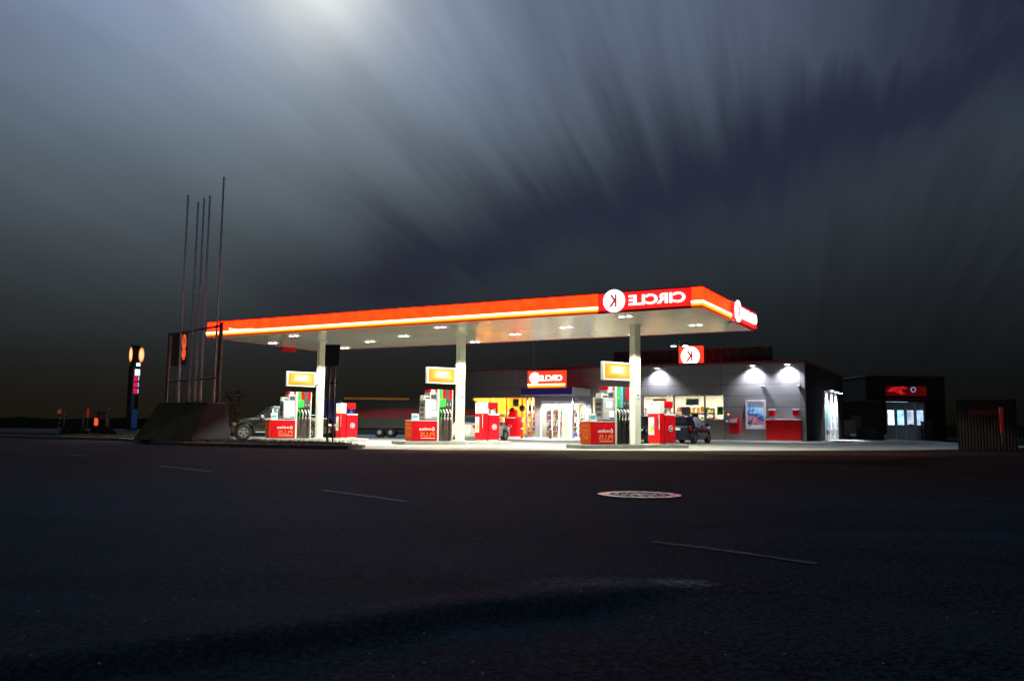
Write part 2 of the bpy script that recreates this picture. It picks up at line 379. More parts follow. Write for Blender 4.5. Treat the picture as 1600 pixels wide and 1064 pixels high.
def text(parent, body, u0, u1, v0, v1, at, m, face='-y', mirror=True, depth=.015, fat=0.0, name='lettering', turn=False):
    cu = bpy.data.curves.new('lettering', 'FONT'); cu.body = body; cu.extrude = .5; cu.offset = fat; cu.fill_mode = 'BOTH'; cu.resolution_u = 4
    t = bpy.data.objects.new('lettering_source', cu); COL.objects.link(t)
    bpy.context.view_layer.update()
    me = bpy.data.meshes.new_from_object(t.evaluated_get(bpy.context.evaluated_depsgraph_get()))
    bpy.data.objects.remove(t); bpy.data.curves.remove(cu)
    P = [v.co.copy() for v in me.vertices]
    if turn: P = [Vector((-p.y, p.x, p.z)) for p in P]
    a0, a1 = min(p.x for p in P), max(p.x for p in P); b0, b1 = min(p.y for p in P), max(p.y for p in P)
    c0, c1 = min(p.z for p in P), max(p.z for p in P)
    for v, p in zip(me.vertices, P):
        u = (p.x-a0)/(a1-a0); u = 1-u if mirror else u
        u = u0+(u1-u0)*u; w = v0+(v1-v0)*(p.y-b0)/(b1-b0); d = (p.z-c0)/(c1-c0)*depth
        v.co = {'-y': (u, at-d, w), '+x': (at+d, u, w), '-x': (at-d, -u, w)}[face]
    bm = bmesh.new(); bm.from_mesh(me); bmesh.ops.recalc_face_normals(bm, faces=bm.faces[:]); bm.to_mesh(me); bm.free()
    me.materials.clear(); me.materials.append(m); me.name = name
    o = bpy.data.objects.new(name, me); COL.objects.link(o); o.parent = parent
    return o
def k_disc(parent, cu, cv, r, at, face='-y', k=.55):
    """white lit disc with the mirrored red K"""
    mb = MB()
    if face == '-y': mb.disc((cu, at-.05, cv), r, .05, 'y', 40)
    else: mb.disc((at, cu, cv), r, .05, 'x', 40)
    d = mb.build('logo_disc', M['letter'], parent)
    a2 = at-.051 if face == '-y' else at+.051
    text(d, 'K', cu-r*k*.85, cu+r*k*.5, cv-r*k, cv+r*k, a2, M['kred'], face, True, .006, .035, 'letter')
    return d
def lamp(name, loc, power, col, angle=R(140), blend=.1, size=.1, direction=(0,0,-1), parent=None, batwing=0):
    l = bpy.data.lights.new(name, 'SPOT'); l.energy = power; l.color = col; l.spot_size = angle; l.spot_blend = blend; l.shadow_soft_size = size
    o = bpy.data.objects.new(name, l); COL.objects.link(o); o.location = loc
    o.rotation_euler = Vector(direction).to_track_quat('-Z', 'Y').to_euler()
    if parent: o.parent = parent
    if batwing:
        l.use_nodes = True; N = l.node_tree.nodes; L = l.node_tree.links
        em = [n for n in N if n.type == 'EMISSION'][0]
        tc = N.new('ShaderNodeTexCoord'); sp = N.new('ShaderNodeSeparateXYZ'); L.new(tc.outputs['Normal'], sp.inputs[0])
        z = mth(N, L, 'MAXIMUM', mth(N, L, 'ABSOLUTE', sp.outputs['Z']), .28)
        L.new(mth(N, L, 'POWER', z, -batwing), em.inputs['Strength'])
    return o

# ------------------------------------------------------------------ ground
def make_ground():
    def axis(lo, hi, step, far):
        a = [lo]
        while a[-1] < hi: a.append(a[-1]+step)
        s = step; b = a[-1]
        up = []
        while b < far: s *= 1.18; b += s; up.append(b)
        s = step; b = lo; dn = []
        while b > -far: s *= 1.18; b -= s; dn.append(b)
        return dn[::-1]+a+up
    xs = axis(-3.6, 3.6, .04, 600); ys = axis(.9, 7.2, .04, 600)
    global road_height
    def hgt(x, y):
        fade = max(0, min(1, (8.5-y)/2.5))*max(0, min(1, (5-abs(x))/1.5))
        if fade <= 0: return 0
        # patched trench: near side lies lower, its low face turned to the camera
        ux, uy = .857, .515
        s = (x+1.64)*ux+(y-2.70)*uy; d = -(x+1.64)*uy+(y-2.70)*ux
        d += .035*math.sin(s*2.3)+.02*math.sin(s*5.9+1)
        amp = max(0, min(1, (3.25-s)/1.1)); amp = amp*amp*(3-2*amp)
        k = max(0, min(1, (d+.13)/.20)); k = k*k*(3-2*k)
        h = amp*(.062*k-.062)+amp*.018*math.exp(-((d-.13)/.12)**2)
        h += .006*math.sin(x*1.7+y*.8)+.005*math.sin(y*2.9-x*1.1)
        return h*fade
    road_height = hgt
    me = bpy.data.meshes.new('ground'); nx = len(xs)
    V = [(x, y, hgt(x, y)) for y in ys for x in xs]
    F = [(j*nx+i, j*nx+i+1, (j+1)*nx+i+1, (j+1)*nx+i) for j in range(len(ys)-1) for i in range(nx-1)]
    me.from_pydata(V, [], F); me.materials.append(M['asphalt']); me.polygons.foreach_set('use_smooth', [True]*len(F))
    o = bpy.data.objects.new('ground', me); COL.objects.link(o); struct(o)
make_ground()
pad_pts = [(-5.4,28.0),(-2.5,27.75),(0,28.0),(4.5,29.4),(9.5,31.2),(16.6,34.9),(24,40.5),(29,47),(30.5,58),(36,74),(34,86),(8,84),(-16,74),(-22,58),(-26,47.4),(-16,40.6),(-10.5,34.2),(-6.3,31.0)]
struct(MB().prism(pad_pts, -.02, .006, 'xy').build('forecourt_pavement', M['pad']))
def dash(p, q, w):
    p, q = Vector((*p, 0)), Vector((*q, 0)); d = (q-p).normalized(); n = Vector((-d.y, d.x, 0))*w/2
    mb = MB(); n0 = 36; A = []
    for i in range(n0+1):
        c = p.lerp(q, i/n0); row = []
        for k in (random.uniform(.75, 1.15), 0, -random.uniform(.75, 1.15)):
            v = c+n*k; row.append(mb.bm.verts.new((v.x, v.y, road_height(v.x, v.y)+.005)))
        A.append(row)
    for a, b in zip(A, A[1:]):
        for k in (0, 1): mb._f([a[k], a[k+1], b[k+1], b[k]])
    o = mb.build('road_marking', M['paint_worn']); struct(o)
    return o
for p, q, w in (((-2.21,10.04),(-1.05,8.62),.10), ((.96,5.76),(1.74,4.88),.075), ((-6.37,15.44),(-4.83,13.72),.11), ((-15.2,25.3),(-13.96,24.26),.13), ((-10.8,20.6),(-9.7,19.6),.12)):
    dash(p, q, w)

# verge with kerb in front of the forecourt
front = [(-70,66),(-45,53),(-26.5,43.4),(-17.4,37.6),(-14.6,34.0),(-11.4,29.9),(-8.4,28.5),(-6.2,27.8)]
back = [(-70,71),(-45,56.5),(-26.2,46.9),(-16.4,40.2),(-11.0,33.8),(-8.3,31.8),(-6.3,30.4)]
tip = [(-5.35,27.9),(-4.95,28.4),(-5.0,29.1),(-5.5,29.9)]
outline = front+tip+back[::-1]
def inset(poly, d):
    out = []; n = len(poly)
    for i in range(n):
        a, b, c = Vector(poly[i-1]), Vector(poly[i]), Vector(poly[(i+1) % n])
        t = ((b-a).normalized()+(c-b).normalized()).normalized(); nn = Vector((-t.y, t.x)); out.append(tuple(b+nn*d))
    return out
inn = inset(outline, .16)
mb = MB(); n = len(outline)
L0 = [mb.bm.verts.new((x,y,-.02)) for x,y in outline]; L1 = [mb.bm.verts.new((x,y,.125)) for x,y in outline]
L2 = [mb.bm.verts.new((x,y,.13)) for x,y in inn]; L3 = [mb.bm.verts.new((x,y,-.02)) for x,y in inn]
for i in range(n):
    j = (i+1) % n
    for A, B in ((L0,L1),(L1,L2),(L2,L3)): mb._f([A[i],A[j],B[j],B[i]])
struct(mb.build('kerb', M['stone_kerb'], None, .012))
inn2 = inset(outline, .165)
mb = MB(); V1 = [mb.bm.verts.new((x,y,.10)) for x,y in inn2]; V2 = [mb.bm.verts.new((x,y,.17+.04*random.random())) for x,y in inset(outline, .6)]
for i in range(n): mb._f([V1[i],V1[(i+1)%n],V2[(i+1)%n],V2[i]])
mb._f(V2)
struct(mb.build('verge', M['soil']))
mb = MB()
def in_poly(x, y, poly):
    c = False; j = len(poly)-1
    for i in range(len(poly)):
        if (poly[i][1] > y) != (poly[j][1] > y) and x < (poly[j][0]-poly[i][0])*(y-poly[i][1])/(poly[j][1]-poly[i][1])+poly[i][0]: c = not c
        j = i
    return c
cnt = 0; inn3 = inset(outline, .25)
while cnt < 9000:
    x = random.uniform(-30, -5); y = random.uniform(27, 50)
    if not in_poly(x, y, inn3): continue
    cnt += 1; h = random.uniform(.03, .13)*(1.6 if random.random() < .04 else 1); a = random.uniform(0, 6.28); w = .012
    lx, ly = random.uniform(-.05,.05), random.uniform(-.05,.05)
    v = [mb.bm.verts.new(p) for p in ((x-w*math.cos(a),y-w*math.sin(a),.14),(x+w*math.cos(a),y+w*math.sin(a),.14),(x+lx,y+ly,.16+h))]
    mb._f(v)
struct(mb.build('grass', M['grass'], normals=False), 'stuff')

# manhole cover in the road
mh = thing('manhole_cover', 'round cast iron manhole cover shining pale in the dark road', 'manhole cover', (1.47, 9.72, .004), R(12))
mb = MB().ring((0,0,0), .345, .475, .0115, 'z', 64)
for k in range(24):
    a = k*2*math.pi/24
mb.build('rim_ring', M['manhole'], mh)
MB().disc((0,0,.0), .344, .0100, 'z', 64).build('cover_plate', M['manhole_dark'], mh)
mb = MB()
for r0, r1, cells, off in ((.245,.300,16,0),(.140,.205,11,.5),(.050,.105,5,0)):
    for k in range(cells):
        a0 = 2*math.pi*(k+off)/cells; a1 = a0+2*math.pi/cells*.56
        pts = [(r*math.cos(a), r*math.sin(a)) for r, a in ((r0,a0),(r1,a0+.02),(r1,(a0+a1)/2),(r1,a1),(r0,a1-.02),(r0,(a0+a1)/2))]
        mb.prism(pts, .0101, .0112, 'xy')
mb.disc((0,0,.0101), .045, .0011, 'z', 20)
mb.build('stud_pattern', M['manhole'], mh)

# ------------------------------------------------------------------ canopy
can = thing('fuel_canopy', 'long flat fuel canopy with lit orange red edge on three pale columns', 'canopy', (-14.5684, 40.0544, 0), TH)
CL, CW, ZS, ZT = 24.02, 7.5, 4.90, 5.64
box('roof_slab', M['dgrey'], can, .06, CL-.06, .06, CW-.06, ZS+.03, ZT-.06, 0)
MB().box(.05, CL-.05, .05, CW-.05, ZS, ZS+.02).build('soffit', M['soffit'], can)
seams = [0, 1.55, 4.6, 6.9, 9.2, 11.5, 13.8, 16.1, 18.3, 20.22]
def fascia_run(name, spans, at, axis, sgn, m):
    mb = MB()
    for a, b in spans:
        if axis == 'x': mb.box(a+.013, b-.013, at-.05 if sgn < 0 else at, at if sgn < 0 else at+.05, 5.14, 5.60)
        else: mb.box(at if sgn > 0 else at-.05, at+.05 if sgn > 0 else at, a+.006, b-.006, 5.14, 5.60)
    return mb.build(name, m, can, .004)
ff = fascia_run('fascia', list(zip(seams, seams[1:])), 0, 'x', -1, M['fascia']); fascia_run('fascia', [(23.68, CL)], 0, 'x', -1, M['fascia'])
fr = fascia_run('fascia', [(-.05, 3.74)], CL, 'y', 1, M['fascia'])
fb = fascia_run('fascia', [(i*2.4, i*2.4+2.4) for i in range(10)], CW, 'x', 1, M['red2'])
fl = fascia_run('fascia', [(0, 2.5), (2.5, 5), (5, CW)], 0, 'y', -1, M['red2'])
# edge caps: a red top rail and a lip below, mitred by butting
mb = MB().box(-.06, CL+.06, -.075, .02, 5.60, 5.64).box(-.06, CL+.06, CW-.02, CW+.07, 5.60, 5.64).box(CL-.02, CL+.07, .02, CW-.02, 5.60, 5.64).box(-.06, .02, .02, CW-.02, 5.60, 5.64)
mb.build('top_rail', M['fascia_edge'], can, .004)
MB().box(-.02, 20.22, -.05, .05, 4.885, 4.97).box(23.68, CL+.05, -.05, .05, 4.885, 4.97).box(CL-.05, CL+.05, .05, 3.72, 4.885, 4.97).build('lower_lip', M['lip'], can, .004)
MB().box(20.22, 23.68, -.05, .05, 4.885, 4.97).box(CL-.05, CL+.05, 3.72, CW, 4.885, 4.97).box(-.05, CL+.05, CW-.05+.05, CW+.05, 4.885, 5.14).box(-.05, -.0, .05, CW, 4.885, 5.14).build('lower_lip', M['fascia_edge'], can, .004)
MB().box(-.03, 20.22, -.09, -.0, 5.055, 5.14).box(23.68, CL+.09, -.09, .0, 5.055, 5.14).box(CL, CL+.09, .0, 3.74, 5.055, 5.14).build('light_strip', M['strip_hot'], can, .012)
MB().box(-.03, 20.22, -.085, -.0, 4.972, 5.052).box(23.68, CL+.085, -.085, .0, 4.972, 5.052).box(CL, CL+.085, .0, 3.74, 4.972, 5.052).build('light_strip', M['strip_amber'], can, .012)
MB().tube([(1.55,-.10,5.27),(1.56,-.10,5.15)], .012, 8).tube([(1.6,-.10,5.23),(1.95,-.11,5.17),(2.3,-.11,5.15),(2.7,-.10,5.16),(3.1,-.1,5.14)], .022, 8).build('loose_strip_end', M['strip_hot'], can)
# front sign section
sg = MB().box(20.226, 23.674, -.065, 0, 4.975, 5.60).build('sign_panel', M['logo_red'], can, .006)
k_disc(sg, 20.86, 5.31, .41, -.066)
text(sg, 'CIRCLE', 21.42, 23.48, 5.11, 5.47, -.067, M['letter'], '-y', True, .05, .022)
# right end sign box
se = MB().box(CL, CL+.16, 3.75, CW+.04, 4.97, 5.60).build('sign_panel', M['logo_red'], can, .006)
k_disc(se, 4.32, 5.30, .42, CL+.161, '+x')
text(se, 'CIRCLE', 4.86, 7.35, 5.09, 5.50, CL+.162, M['letter'], '+x', True, .06, .03)
MB().box(CL+.03, CL+.12, 3.35, 3.5, 4.72, 4.86).tube([(CL-.05,3.42,4.86),(CL+.07,3.42,4.80)], .02, 8).build('floodlight', M['white'], can, .01)
MB().box(-.05, .10, 4.9, 5.9, 4.68, 4.86).build('hanging_plate', M['red2'], can, .01)
T_COL = (3.814, 11.971, 20.208)
for t in T_COL:
    for dx, y in ((.6,1.15), (-1.2,6.9), (2.2,4.75), (-2.85,3.3)):
        x = t+dx
        mb = MB().box(x-.33, x+.33, y-.14, y+.14, ZS-.012, ZS-.001)
        d = mb.build('downlight', M['white'], can, .004)
        MB().disc((x-.15,y,ZS-.014), .105, -.012, 'z', 20).disc((x+.15,y,ZS-.014), .105, -.012, 'z', 20).build('lens', M['lamp'], d)
        back = y > 4
        lamp('canopy_lamp', (x, y, ZS-.06), 820 if back else 700, (1.0,.97,.80), R(136) if back else R(132), .10, .12, (0,.22 if back else 0,-1), parent=can, batwing=1.5)
for t in T_COL:
    pos = Vector((t, 3.744, 0)); rot = Matrix.Translation(pos) @ Matrix.Rotation(PHI-TH, 4, 'Z')
    c = MB().box(-.155, .155, -.155, .155, .15, ZS-.002, T=rot).build('column', M['cream'], can, .012)
    MB().box(-.22, .22, -.22, .22, .151, .175, T=rot).build('base_plate', M['cream'], c, .004)
    MB().box(-.21, .21, -.21, .21, ZS-.03, ZS-.006, T=rot).build('head_plate', M['cream'], c, .004)
    MB().box(-.09, .10, -.166, -.156, 1.92, 2.22, T=rot).build('sticker', M['white'], c, .003)
    MB().box(-.05, .06, -.169, -.1665, 2.04, 2.10, T=rot).build('sticker_print', M['black'], c)
    MB().box(-.09, .10, -.169, -.1665, 1.925, 1.97, T=rot).build('sticker_print', M['cyan'], c)

# ------------------------------------------------------------------ pump islands
COLS = [Vector((-14.5684, 40.0544, 0))+EX*t+NY*3.744 for t in T_COL]
WHERE = ['behind the grassy verge', 'in front of the grey trailer', 'nearest the shop entrance']
def rounded(x0, x1, y0, y1, r, k=5):
    pts = []
    for cx, cy, a in ((x1-r,y0+r,-90),(x1-r,y1-r,0),(x0+r,y1-r,90),(x0+r,y0+r,180)):
        for i in range(k+1): b = R(a+90*i/k); pts.append((cx+r*math.cos(b), cy+r*math.sin(b)))
    return pts
def make_pump(i):
    loc = COLS[i]
    lab = ['fuel pump with green and red grade strips beside the dark pickup',
           'fuel pump with green and red grade strips in front of the grey trailer',
           'fuel pump with a light blue grade strip and black hoses'][i]
    p = thing('fuel_pump', lab, 'fuel pump', loc, PHI, 'fuel pumps on the islands')
    z0 = .15
    MB().box(-2.53,-1.315,-.3,.3,z0+.02,1.0).box(-2.50,-1.33,-.27,.27,z0,z0+.02).build('cabinet', M['red'], p, .008)
    MB().box(-2.55,-1.312,-.31,.31,1.0,1.035).build('cabinet_top', M['white'], p, .006)
    ep = MB().box(-2.556,-2.531,-.3,.3,z0+.02,.998).build('end_panel', M['orange'], p, .004)
    text(ep, 'PLUS', -.16, .18, .36, .74, -2.5565, M['orange_ink'], '-x', True, .004, .01, turn=True)
    MB().box(-2.559,-2.5565,-.2,.2,.84,.88).build('print_line', M['orange_ink'], ep)
    side = p
    text(side, 'miles', -2.19, -1.60, .60, .73, -.3005, M['white'], '-y', True, .005, .018)
    MB().lathe([(.036,0),(.036,-.004),(.066,-.004),(.066,0)], (-1.50,-.3005,.645)).prism([(-1.535,.70),(-1.465,.70),(-1.50,.77)], -.3045, -.3005).build('ring_logo', M['white'], p)
    text(side, 'PLUS', -2.13, -1.44, .33, .52, -.3005, M['orange_ink'], '-y', True, .005, .012)
    MB().box(-2.10,-1.42,-.304,-.3005,.262,.282).build('print_line', M['white'], p)
    # payment terminal
    t = MB().box(-1.90,-1.315,-.27,.24,1.09,1.90).build('terminal', M['lgrey'], p, .012)
    MB().box(-1.86,-1.36,-.2,.2,1.037,1.09).build('plinth', M['dgrey'], p, .004)
    MB().box(-1.914,-1.901,-.25,.22,1.10,1.89).build('side_cover', M['grey'], t, .004)
    MB().box(-1.918,-1.9145,-.17,.14,1.42,1.56).box(-1.918,-1.9145,-.17,.14,1.62,1.74).box(-1.918,-1.9145,-.17,.14,1.22,1.34).build('slot_plate', M['dgrey'], t)
    MB().box(-1.72,-1.46,-.276,-.271,1.56,1.78).build('screen', M['screen'], t)
    MB().box(-1.58,-1.36,-.276,-.271,1.20,1.45).build('receipt_window', M['paper'], t)
    MB().box(-1.60,-1.34,-.279,-.271,1.452,1.475).build('screen_hood', M['black'], t); MB().box(-1.56,-1.38,-.283,-.271,1.155,1.18).build('reader_slot', M['black'], t)
    mb = MB()
    for r in range(4):
        for c in range(3): mb.box(-1.85+.07*c,-1.80+.07*c,-.279,-.271,1.18+.06*r,1.22+.06*r)
    mb.build('keypad', M['white'], t)
    MB().prism([(-1.98,1.905),(-1.60,1.905),(-1.58,2.02),(-1.94,2.11)], -.24, .1).build('price_display', M['white'], p, .01)
    MB().box(-1.88,-1.66,-.245,-.2405,1.95,2.02).build('display_glass', M['dgrey'], p)
    # tall head
    MB().box(-1.66,-1.315,-.24,.24,1.905,2.36).build('head', M['lgrey'], p, .012)
    MB().box(-1.67,-1.60,-.246,.246,2.24,2.365).box(-1.40,-1.312,-.246,.246,2.24,2.365).build('head_corner', M['red2'], p, .006)
    MB().box(-1.60,-1.36,-.25,-.2405,1.96,2.14).build('head_display', M['dgrey'], p, .006)
    MB().box(-1.312,-1.225,-.31,.31,z0,2.37).build('edge_post', M['white'], p, .008)
    MB().box(-.575,-.535,-.29,.29,z0,2.37).build('edge_post', M['white'], p, .008)
    MB().box(-1.223,-.577,-.22,.22,z0,2.36).build('hose_tower', M['dgrey'] if i < 2 else M['black'], p, .006)
    grades = [[('green',1.60,2.37)], [('red2',1.98,2.37),('green',1.62,1.975)], [('dgrey',1.60,2.37)], [('red2',1.95,2.37),('dgrey',1.60,1.945)]]
    if i == 2: grades = [[('green',1.56,2.37)], [('blue',1.56,2.37)], [('dgrey',1.56,2.37)], [('red2',1.86,2.37),('dgrey',1.56,1.855)]]
    noz = ['green','white','white','white'] if i < 2 else ['white','lgrey','white','white']
    for k in range(4):
        xa = -1.215+.159*k; xb = xa+.149; xc = (xa+xb)/2
        for cname, a, b in grades[k]:
            fp = MB().prism([(-.305,a),(-.305,b-.0),(-.2205,b),(-.2205,a)], xa, xb, 'yz').build('fuel_panel', M[cname], p, .006)
        if k != 1 or i == 2:
            MB().box(xc-.012,xc+.012,-.309,-.3055,1.70 if k else 1.9,1.78 if k else 1.97).build('grade_mark', M['white'], fp)
        MB().prism([(-.29,1.50),(-.2205,1.52),(-.2205,1.20),(-.25,1.16)], xa+.012, xb-.012, 'yz').build('nozzle_boot', M['black'], p, .004)
        nz = MB().tube([(xc-.03,-.25,1.52),(xc-.02,-.31,1.46),(xc+.02,-.33,1.36),(xc+.03,-.31,1.28)], .028, 8, rad=[.018,.034,.045,.03]).tube([(xc+.03,-.31,1.28),(xc+.02,-.35,1.24),(xc,-.34,1.15)], .018, 8)
        nz.build('nozzle', M[noz[k]], p)
        MB().tube([(xc+.005,-.34,1.16),(xc+.005,-.34,1.06)], .03, 8).build('swivel', M['white'] if k else M['green'], p)
        hm = M['hose'] if i < 2 else M['black']
        sway = .03*((k % 2)*2-1)
        path = [(xc+.005,-.34,1.06)]+[(xc+.005+sway*math.sin(q*math.pi)-.04*q, -.34+.02*math.sin(q*6), 1.06-.80*q) for q in (.2,.4,.6,.8,1)]
        path += [(xc-.045+.03, -.33, .20), (xc+.02,-.30,.19),(xc+.045,-.285,.30)]+[(xc+.05-.01*q,-.285+.02*q,.3+1.0*q) for q in (.25,.5,.75,1)]
        MB().tube(path, .021, 8).build('hose', hm, p)
    # card display on the cabinet
    c = thing('counter_card', ['small white card stand on the pump cabinet beside the dark pickup','small white card stand on the pump cabinet before the grey trailer','small white card stand on the pump cabinet before the shop doors'][i], 'card stand', loc, PHI, 'card stands on the pump cabinets')
    MB().prism([(-.20,1.036),(-.08,1.036),(-.10,1.31),(-.15,1.31)], -2.47, -2.14, 'yz').build('card_body', M['white'], c, .006)
    MB().box(-2.43,-2.20,-.2,-.185,1.12,1.25).build('card_print', M['cyan'], c)
    return p
def make_lightbox(i):
    s = thing('lightbox_sign', ['yellow lit box sign on the column by the dark pickup','yellow lit box sign on the middle column','yellow lit box sign on the column by the shop doors'][i], 'sign', COLS[i], PHI, 'yellow lit signs on the columns')
    MB().box(-1.72,-.30,-.09,.09,2.64,3.35).build('housing', M['white'], s, .01)
    MB().box(-1.665,-.355,-.097,-.0905,2.70,3.29).build('light_panel', M['ypanel'], s)
    MB().box(-1.665,-.355,.0905,.097,2.70,3.29).build('light_panel', M['ypanel'], s)
    MB().box(-.299,-.158,-.05,.05,2.74,3.25).build('bracket', M['white'], s, .006)
    return s
def make_island(i):
    s = thing('pump_island', 'raised concrete pump island '+WHERE[i], 'pump island', COLS[i], PHI, 'concrete pump islands')
    MB().prism(rounded(-3.1,2.45,-.6,.6,.18), .006, .15, 'xy').build('kerb_slab', M['kerb'], s, .02)
    return s
def make_service(i):
    g = ['beside the dark pickup tail', 'hiding the silver car', 'before the navy hatchback'][i]
    a = thing('service_cabinet', 'red service cabinet with white head and poster '+g, 'service cabinet', COLS[i], PHI, 'red service cabinets on the islands')
    MB().box(1.0,1.26,-.34,.34,.2,1.37).build('body', M['red'], a, .01)
    MB().box(1.03,1.23,-.30,.30,.15,.2).build('foot', M['yellow'] if i == 2 else M['white'], a, .004)
    h = MB().box(1.0,1.26,-.34,.34,1.372,1.87).build('head', M['white'], a, .015)
    MB().box(.993,.9995,-.2,-.1,1.74,1.80).box(.993,.9995,.02,.2,1.72,1.79).box(.993,.9995,-.14,.0,1.52,1.56).build('head_print', M['pinkp'], h)
    MB().box(.993,.9995,.08,.22,1.45,1.52).box(.993,.9995,-.25,-.15,1.42,1.50).build('head_print', M['lime'], h)
    po = MB().box(.988,.9995,-.02,.30,.52,1.22).build('poster', M['white'], a, .003)
    MB().box(.984,.9875,.04,.2,.62,.9).build('poster_print', M['lime'], po)
    MB().box(.984,.9875,.0,.04,.7,1.0).build('poster_print', M['cyan'], po)
    MB().tube([(.985,-.24,1.25),(.97,-.25,1.1),(.98,-.22,.9),(.985,-.24,.72)], .016, 8).build('air_hose', M['black'], a)
    mb = MB()
    for k in range(7): mb.box(.990,.9995,-.325,-.285,.74+.085*k,.74+.085*k+.06)
    mb.build('side_print', M['white'], a)
    b = thing('litter_bin', 'red litter bin with round emblem and towel box on top '+g, 'litter bin', COLS[i], PHI, 'red litter bins on the islands')
    MB().box(1.29,1.87,-.345,.345,.21,1.30).build('body', M['red'], b, .015)
    MB().box(1.32,1.84,-.31,.31,.15,.21).build('foot', M['white'], b, .004)
    MB().box(1.285,1.875,-.35,.35,1.302,1.36).build('lid', M['white'], b, .012)
    MB().box(1.35,1.78,-.30,.1,1.60,1.88).build('towel_box', M['red2'], b, .02)
    MB().box(1.36,1.38,-.2,0,1.36,1.60).box(1.75,1.77,-.2,0,1.36,1.60).box(1.48,1.64,-.25,-.05,1.36,1.55).build('towel_stand', M['white'] if i != 0 else M['bluebox'], b, .004)
    e = MB().disc((1.60,-.346,.78), .125, -.008, 'y', 28).build('emblem', M['white'], b)
    MB().ring((1.60,-.3545,.78), .06, .10, -.004, 'y', 28).box(1.575,1.60,-.3585,-.3545,.73,.83).build('emblem_print', M['purple'], e)
for i in range(3):
    make_island(i); make_pump(i); make_lightbox(i); make_service(i)

# ------------------------------------------------------------------ shop
B0 = (-3.5219, 66.3282, 0)
shop = thing('shop_building', 'long low grey panelled filling station shop with lit windows', 'shop', B0, TH)
BL, BD, BH = 25.52, 17.5, 5.12
def seg(mb, x0, x1, z0, z1, y0=0, y1=.3): mb.box(x0, x1, y0, y1, z0, z1)
mb = MB()
seg(mb, 0, .52, 0, BH); seg(mb, .52, 6.05, 3.06, BH); seg(mb, .52, 6.05, 0, .22)
seg(mb, 6.05, 6.5, 0, BH); seg(mb, 6.5, 10.2, 2.75, BH); seg(mb, 10.2, 10.66, 0, BH)
seg(mb, 10.66, 14.3, 3.06, BH); seg(mb, 10.66, 14.3, 0, .8); seg(mb, 14.3, 14.56, 0, BH)
seg(mb, 14.56, 18.97, 3.08, BH); seg(mb, 14.56, 18.97, 0, .8); seg(mb, 18.97, 20.3, 3.08, BH); seg(mb, 18.97, 20.3, 0, 1.40)
seg(mb, 20.3, BL, 0, BH)
fw = mb.build('front_wall', M['panel'], shop)
mb = MB().box(BL-.3, BL, .3, 4.75, 0, BH).box(BL-.3, BL, 4.75, 5.1, 0, 1.2).box(BL-.3, BL, 4.75, 5.1, 2.42, BH).box(BL-.3, BL, 5.1, BD, 0, BH)
mb.build('side_wall', M['darkwall'], shop)
MB().box(BL-.2, BL-.17, 4.76, 5.09, 1.21, 2.41).build('window', emi('pale lit side window', (.75,.85,.62), .8, .3, 3), shop)
MB().box(0, .3, .3, BD, 0, BH).box(.3, BL-.3, BD-.3, BD, 0, BH).build('back_wall', M['darkwall'], shop)
MB().box(.3, BL-.3, .3, BD-.3, 4.7, 5.0).build('roof', M['dgrey'], shop)
MB().box(-.04, BL+.04, -.05, .34, BH, BH+.15).box(BL-.34, BL+.04, .34, BD, BH, BH+.15).box(-.04, .34, .34, BD, BH, BH+.15).build('parapet', M['redsteel'], shop, .01)
MB().box(.3, BL-.3, .3, 9.6, .0, .02).build('shop_floor', M['floor'], shop)
MB().box(6.06, 6.12, .3, 9.4, .03, 4.0).box(.3, 6.06, 6.8, 6.9, .03, 4.0).box(.31, .45, .3, 6.8, .03, 4.0).build('partition', M['wood'], shop)
MB().box(6.121, 6.2, .3, 9.4, .03, 4.0).box(6.2, BL-.3, 9.4, 9.6, .03, 4.0).box(20.6, 20.75, .35, 9.4, .03, 4.0).build('partition', M['plaster'], shop)
MB().box(.3, BL-.3, .3, 9.6, 3.45, 3.5).build('ceiling', M['plaster'], shop)
mb = MB()
for x in (7.2, 9.4, 11.6, 13.8, 16, 18.2, 19.9):
    for y in (1.2, 3.2, 5.4, 7.6): mb.box(x-.3, x+.3, y-.55, y+.55, 3.40, 3.44)
mb.build('ceiling_panel', M['ceil'], shop)
mb = MB()
for x in (1.2, 3.0, 4.8):
    for y in (1.2, 3.2, 5.4): mb.box(x-.3, x+.3, y-.3, y+.3, 3.40, 3.44)
mb.build('ceiling_panel', M['ceil_warm'], shop)
def window(x0, x1, z0, z1, fm, bars=()):
    f = MB()
    w = .05
    f.box(x0, x1, .06, .16, z0, z0+w).box(x0, x1, .06, .16, z1-w, z1).box(x0, x0+w, .06, .16, z0+w, z1-w).box(x1-w, x1, .06, .16, z0+w, z1-w)
    for b in bars: f.box(b-.03, b+.03, .06, .16, z0+w, z1-w)
    fr = f.build('window', fm, shop, .004)
    MB().box(x0+w+.001, x1-w-.001, .10, .112, z0+w+.001, z1-w-.001).build('pane', M['glass'], fr)
    return fr
window(.53, 6.04, .23, 3.05, M['brown'], (2.1, 3.55, 4.9))
window(10.67, 14.29, .81, 3.05, M['dgrey'], (11.7, 13.0))
window(14.57, 16.82, .81, 3.07, M['brown'], ())
window(16.83, 18.96, .81, 3.07, M['dgrey'], ())
window(18.98, 20.29, 1.41, 3.07, M['dgrey'], ())
MB().box(18.975, 20.3, -.06, -.002, 0, 1.38).build('counter_front', mat('beige counter board', (.20,.165,.14), .55, var=.12), shop, .006)
MB().box(18.95, 20.34, -.28, .05, 1.385, 1.43).build('counter_shelf', M['grey'], shop, .006)
